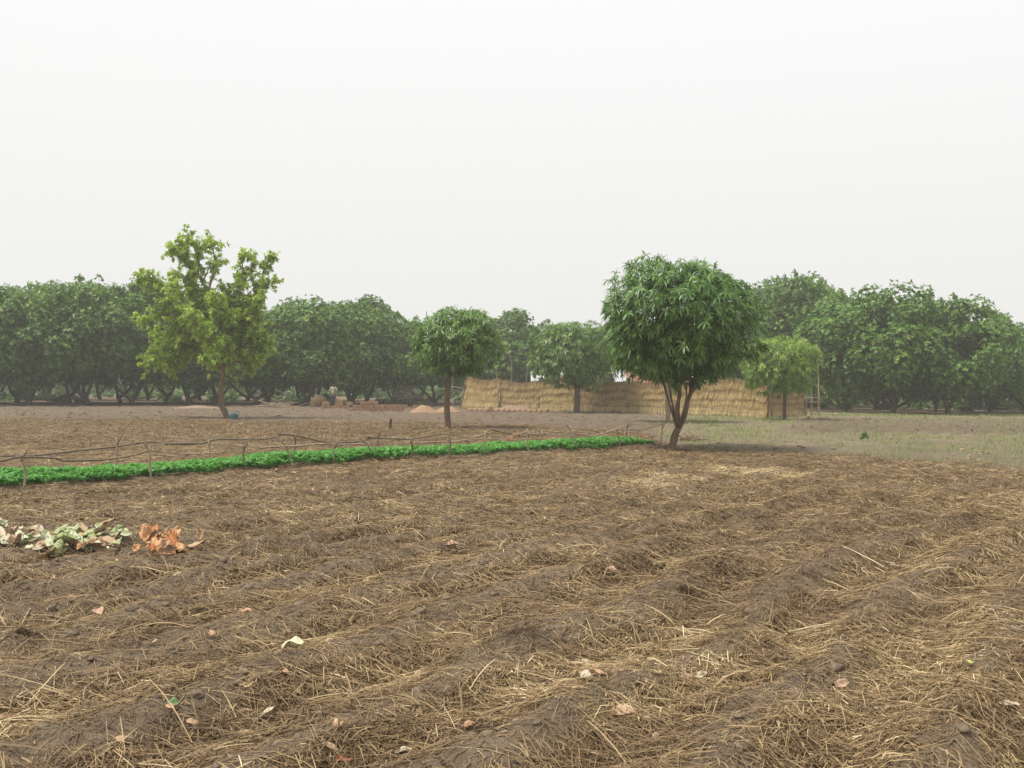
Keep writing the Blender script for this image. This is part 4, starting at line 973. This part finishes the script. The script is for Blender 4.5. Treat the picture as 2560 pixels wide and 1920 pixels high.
FL = [(733, 1642, 54, .62, 'cream', 'broad cream white leaf, palest and largest lying on the straw'), (612, 1536, 34, .9, 'peach', 'round peach leaf on bare soil above the cream white leaf'), (247, 1537, 34, .7, 'pink', 'pointed pink leaf below the leaf heap, right of a rust leaf'),
      (185, 1489, 34, .6, 'brown', 'dull brown pink leaf just below the leaf heap, above the rust leaf'), (98, 1534, 42, .32, 'rust', 'narrow rust red leaf near the left edge below the heap'), (686, 1672, 34, .5, 'tan', 'tan curled leaf just under the cream white leaf, left of a pair'),
      (712, 1678, 22, .7, 'peach', 'small peach leaf touching the tan one under the cream white leaf'), (384, 1612, 26, .6, 'peach', 'small peach leaf left of a dark straw tuft, mid left'), (530, 1594, 22, .7, 'brown', 'small brown pink leaf left of the cream white leaf'),
      (845, 1826, 30, .8, 'peach', 'oval peach leaf beside the bare ridge near the bottom edge'), (860, 1873, 50, .36, 'red', 'dark red leaf on the soil at the bottom edge'), (826, 1881, 44, .35, 'tan', 'narrow tan leaf left of the dark red leaf'),
      (668, 1809, 46, .28, 'white', 'thin pale leaf strip left of the bare ridge at the bottom'), (612, 1852, 30, .5, 'peach', 'peach leaf left of the bare soil ridge at the bottom edge'), (432, 1828, 30, .75, 'green', 'small green leaf among straw at the bottom left'),
      (424, 1815, 26, .6, 'peach', 'peach leaf tucked behind the small green leaf'), (480, 1825, 34, .45, 'tan', 'tan leaf right of the small green leaf'), (300, 1870, 36, .5, 'tan', 'tan leaf half buried in straw below the small green leaf'), (12, 1755, 34, .6, 'brown', 'brown leaf touching the left edge of the photo near the bottom'),
      (1130, 1371, 30, .55, 'pink', 'pale pink leaf by a dark clod in the middle of the field'), (1455, 1653, 46, .3, 'white', 'narrow whitish leaf on straw, right of the middle ridge'), (1466, 1706, 38, .6, 'white', 'cream folded leaf with brown half, below the narrow whitish leaf'), (1500, 1694, 36, .4, 'brown', 'brown half of the folded leaf pair, right of the cream one'),
      (1714, 1708, 38, .7, 'pink', 'pointed pink leaf, left of a pair on the right side'), (1756, 1704, 38, .5, 'white', 'pale leaf, right of a pair beside the pink one'), (1555, 1802, 60, .62, 'tan', 'broad tan leaf lying on a clod near the bottom middle'), (1250, 1766, 34, .5, 'tan', 'tan leaf under the dark tuft at the bottom middle'),
      (1174, 1834, 32, .55, 'peach', 'peach leaf at the foot of the middle bare ridge'), (1256, 1902, 52, .45, 'coral', 'coral brown leaf at the bottom edge, overlapping a white leaf'), (1278, 1914, 42, .4, 'white', 'white leaf at the bottom edge under the coral brown leaf'),
      (2106, 1728, 52, .45, 'pink', 'long pinkish leaf in straw at the lower right'), (2522, 1782, 46, .45, 'white', 'whitish leaf at the right edge near the bottom'), (2426, 1676, 16, .6, 'yellow', 'tiny yellow-green leaf on straw at the right'), (1010, 1905, 44, .45, 'white', 'pale tan leaf at the bottom edge, right of the dark red leaf'),
      (965, 1645, 22, .7, 'brown', 'small brown round leaf on the straw right of the cream white leaf'), (1528, 1404, 26, .6, 'pink', 'small pink leaf on bare soil, right of the middle'), (1642, 1862, 28, .6, 'tan', 'small tan leaf near the bottom, right of the broad tan leaf'), (2190, 1740, 22, .5, 'peach', 'small peach leaf right of the long pinkish leaf')]
for f_ in FL: fallen(f_[0], f_[1], f_[2] * 1.1, f_[3], f_[4], f_[5])
# litter scattered before the bed
lab = 'small pink tan leaf scrap between the leaf heap and seedling bed'
for _ in range(26):
    px = rng.choice([rng.normal(720, 130), rng.normal(930, 90)]); py = rng.uniform(1185, 1262)
    fallen(px, py, rng.uniform(9, 18), rng.uniform(.4, .8), rng.choice(['pink', 'tan', 'tan', 'brown']), lab, 'leaf scraps before the seedling bed')
lab = 'orange leaf scrap behind the seedling bed fence'
for q_ in range(6): fallen(1283 + rng.normal(0, 12), 1098 + rng.normal(0, 2), rng.uniform(9, 15), .6, 'orange', lab, 'orange scraps behind the bed', lift=.1)
lab = 'pink leaf scrap on the grass edge at the far right'
for q_ in range(9): fallen(rng.normal(2415, 45), rng.uniform(1125, 1172), rng.uniform(8, 15), .5, rng.choice(['pink', 'tan', 'brown']), lab, 'leaf scraps on the right grass edge', lift=.04)

# heap of big wilted leaves at the left
g1_, g2_, g3_ = 'wilted green leaves of the heap', 'orange leaves of the heap', 'pale frayed leaves of the heap'
def heapleaf(px, py, wpx, ratio, c, lab, grp, up):
    o = fallen(px, py, wpx, ratio, c, lab, grp, tilt=rng.normal(.34, .26), yaw=rng.uniform(-3.1, 3.1), curl=rng.uniform(-.35, .8), lift=up, name='wilted_leaf', crump=.06)
    o.rotation_euler[1] = rng.normal(0, .3)
for _ in range(44): heapleaf(rng.uniform(105, 320), rng.uniform(1345, 1386), rng.uniform(32, 74), rng.uniform(.3, .52), rng.choice(['sage', 'sage', 'palegreen', 'tan', 'sage']), 'big wilted grey-green leaf in the middle of the leaf heap', g1_, rng.uniform(.0, .07))
for _ in range(44): heapleaf(rng.uniform(-60, 125), rng.uniform(1335, 1384), rng.uniform(25, 60), rng.uniform(.3, .6), rng.choice(['palegreen', 'white', 'palegreen', 'sage', 'tan']), 'pale whitish green leaf at the left end of the leaf heap', g3_, rng.uniform(.0, .06))
for _ in range(46): heapleaf(rng.normal(405, 34), rng.uniform(1350, 1384), rng.uniform(28, 58), rng.uniform(.4, .65), rng.choice(['orange', 'orange', 'coral', 'brown']), 'curled orange brown leaf in the right part of the leaf heap', g2_, rng.uniform(-.01, .07))
for _ in range(14): heapleaf(rng.uniform(100, 270), rng.uniform(1370, 1390), rng.uniform(28, 52), rng.uniform(.35, .6), rng.choice(['coral', 'peach', 'white', 'tan']), 'peach leaf along the front rim of the leaf heap', 'peach leaves on the rim of the heap', .03)
heapleaf(490, 1368, 55, .5, 'tan', 'curled tan leaf standing alone right of the orange leaves', g2_, .05)
heapleaf(502, 1378, 40, .45, 'brown', 'brown leaf folded beside the tan leaf right of the heap', g2_, .04)

# ------------------------------------------------------------------ person
def skin(name, pts, edges, rad, m, parent, root=0):
    me = bpy.data.meshes.new(name); me.from_pydata([tuple(p) for p in pts], edges, []); me.materials.append(m)
    o = bpy.data.objects.new(name, me); C.objects.link(o); o.parent = parent
    md = o.modifiers.new('skin', 'SKIN'); md.use_smooth_shade = True
    for i_, r in enumerate(rad): me.skin_vertices[0].data[i_].radius = (r, r)
    me.skin_vertices[0].data[root].use_root = True
    ss = o.modifiers.new('sub', 'SUBSURF'); ss.levels = 1; ss.render_levels = 2
    return o
M_SKIN = plainmat('skin', (.06, .033, .022), (.085, .047, .03), 5, .6, 0); M_SHIRT = plainmat('cream_shirt', (.34, .30, .19), (.44, .39, .26), 6, .9, .2); M_TROU = plainmat('dark_trousers', (.045, .055, .05), (.07, .08, .07), 6, .9, .2); M_HAIR = plainmat('dark_hair', (.01, .009, .008), (.02, .018, .016), 30, .9, 0)
pb = P(833, 1018, 70); pb[2] = 0.0
pe = empty('person', pb, 'person standing among the bricks in cream shirt and dark trousers', 'person')
bp = [(0, 0, .92), (0, .01, 1.1), (0, .02, 1.3), (0, .01, 1.43), (.01, -.02, 1.5), (.02, -.04, 1.58), (.02, -.05, 1.68),
      (-.09, 0, .86), (-.10, -.02, .48), (-.11, .02, .08), (-.11, -.12, .04), (.09, 0, .86), (.11, -.04, .48), (.11, 0, .08), (.12, -.14, .04),
      (-.19, .01, 1.38), (-.24, -.02, 1.12), (-.2, -.18, .95), (-.18, -.24, .90), (.19, .01, 1.38), (.25, -.05, 1.13), (.24, -.22, .98), (.23, -.29, .95)]
be = [(0, 1), (1, 2), (2, 3), (3, 4), (4, 5), (5, 6), (0, 7), (7, 8), (8, 9), (9, 10), (0, 11), (11, 12), (12, 13), (13, 14), (3, 15), (15, 16), (16, 17), (17, 18), (3, 19), (19, 20), (20, 21), (21, 22)]
br_ = [.12, .11, .13, .10, .05, .085, .07, .085, .055, .04, .035, .085, .055, .04, .035, .055, .04, .032, .035, .055, .04, .032, .035]
skin('body', bp, be, br_, M_SKIN, pe)
skin('shirt', [bp[0], bp[1], bp[2], bp[3], bp[15], bp[16], bp[19], bp[20]], [(0, 1), (1, 2), (2, 3), (3, 4), (4, 5), (3, 6), (6, 7)], [.155, .145, .16, .115, .075, .06, .075, .06], M_SHIRT, pe)
skin('trousers', [(0, 0, .95), bp[7], bp[8], (-.11, .01, .14), bp[11], bp[12], (.11, -.01, .14)], [(0, 1), (1, 2), (2, 3), (0, 4), (4, 5), (5, 6)], [.145, .105, .08, .065, .105, .08, .065], M_TROU, pe)
skin('hair', [(.02, -.02, 1.66), (.02, -.03, 1.715)], [(0, 1)], [.095, .075], M_HAIR, pe)

# ------------------------------------------------------------------ haze
hz = bpy.data.materials.new('haze'); hz.use_nodes = True; hn = hz.node_tree
for n_ in list(hn.nodes):
    if n_.type != 'OUTPUT_MATERIAL': hn.nodes.remove(n_)
pv = hn.nodes.new('ShaderNodeVolumePrincipled'); pv.inputs['Color'].default_value = (.97, .965, .94, 1); pv.inputs['Density'].default_value = .0011; pv.inputs['Anisotropy'].default_value = .25
hn.links.new(pv.outputs[0], [n_ for n_ in hn.nodes if n_.type == 'OUTPUT_MATERIAL'][0].inputs['Volume'])
ymax = float(rows[-1]) + 20; xm = float(wdt[-1]) + 20
hb_ = MB(); box(hb_, (0, (ymax - 66) / 2, 6.5), 2 * xm, ymax + 66, 17)
ho = hb_.build('haze', hz); tag(ho, 'thin pale dust haze filling the air over the whole field', 'haze', kind='stuff')
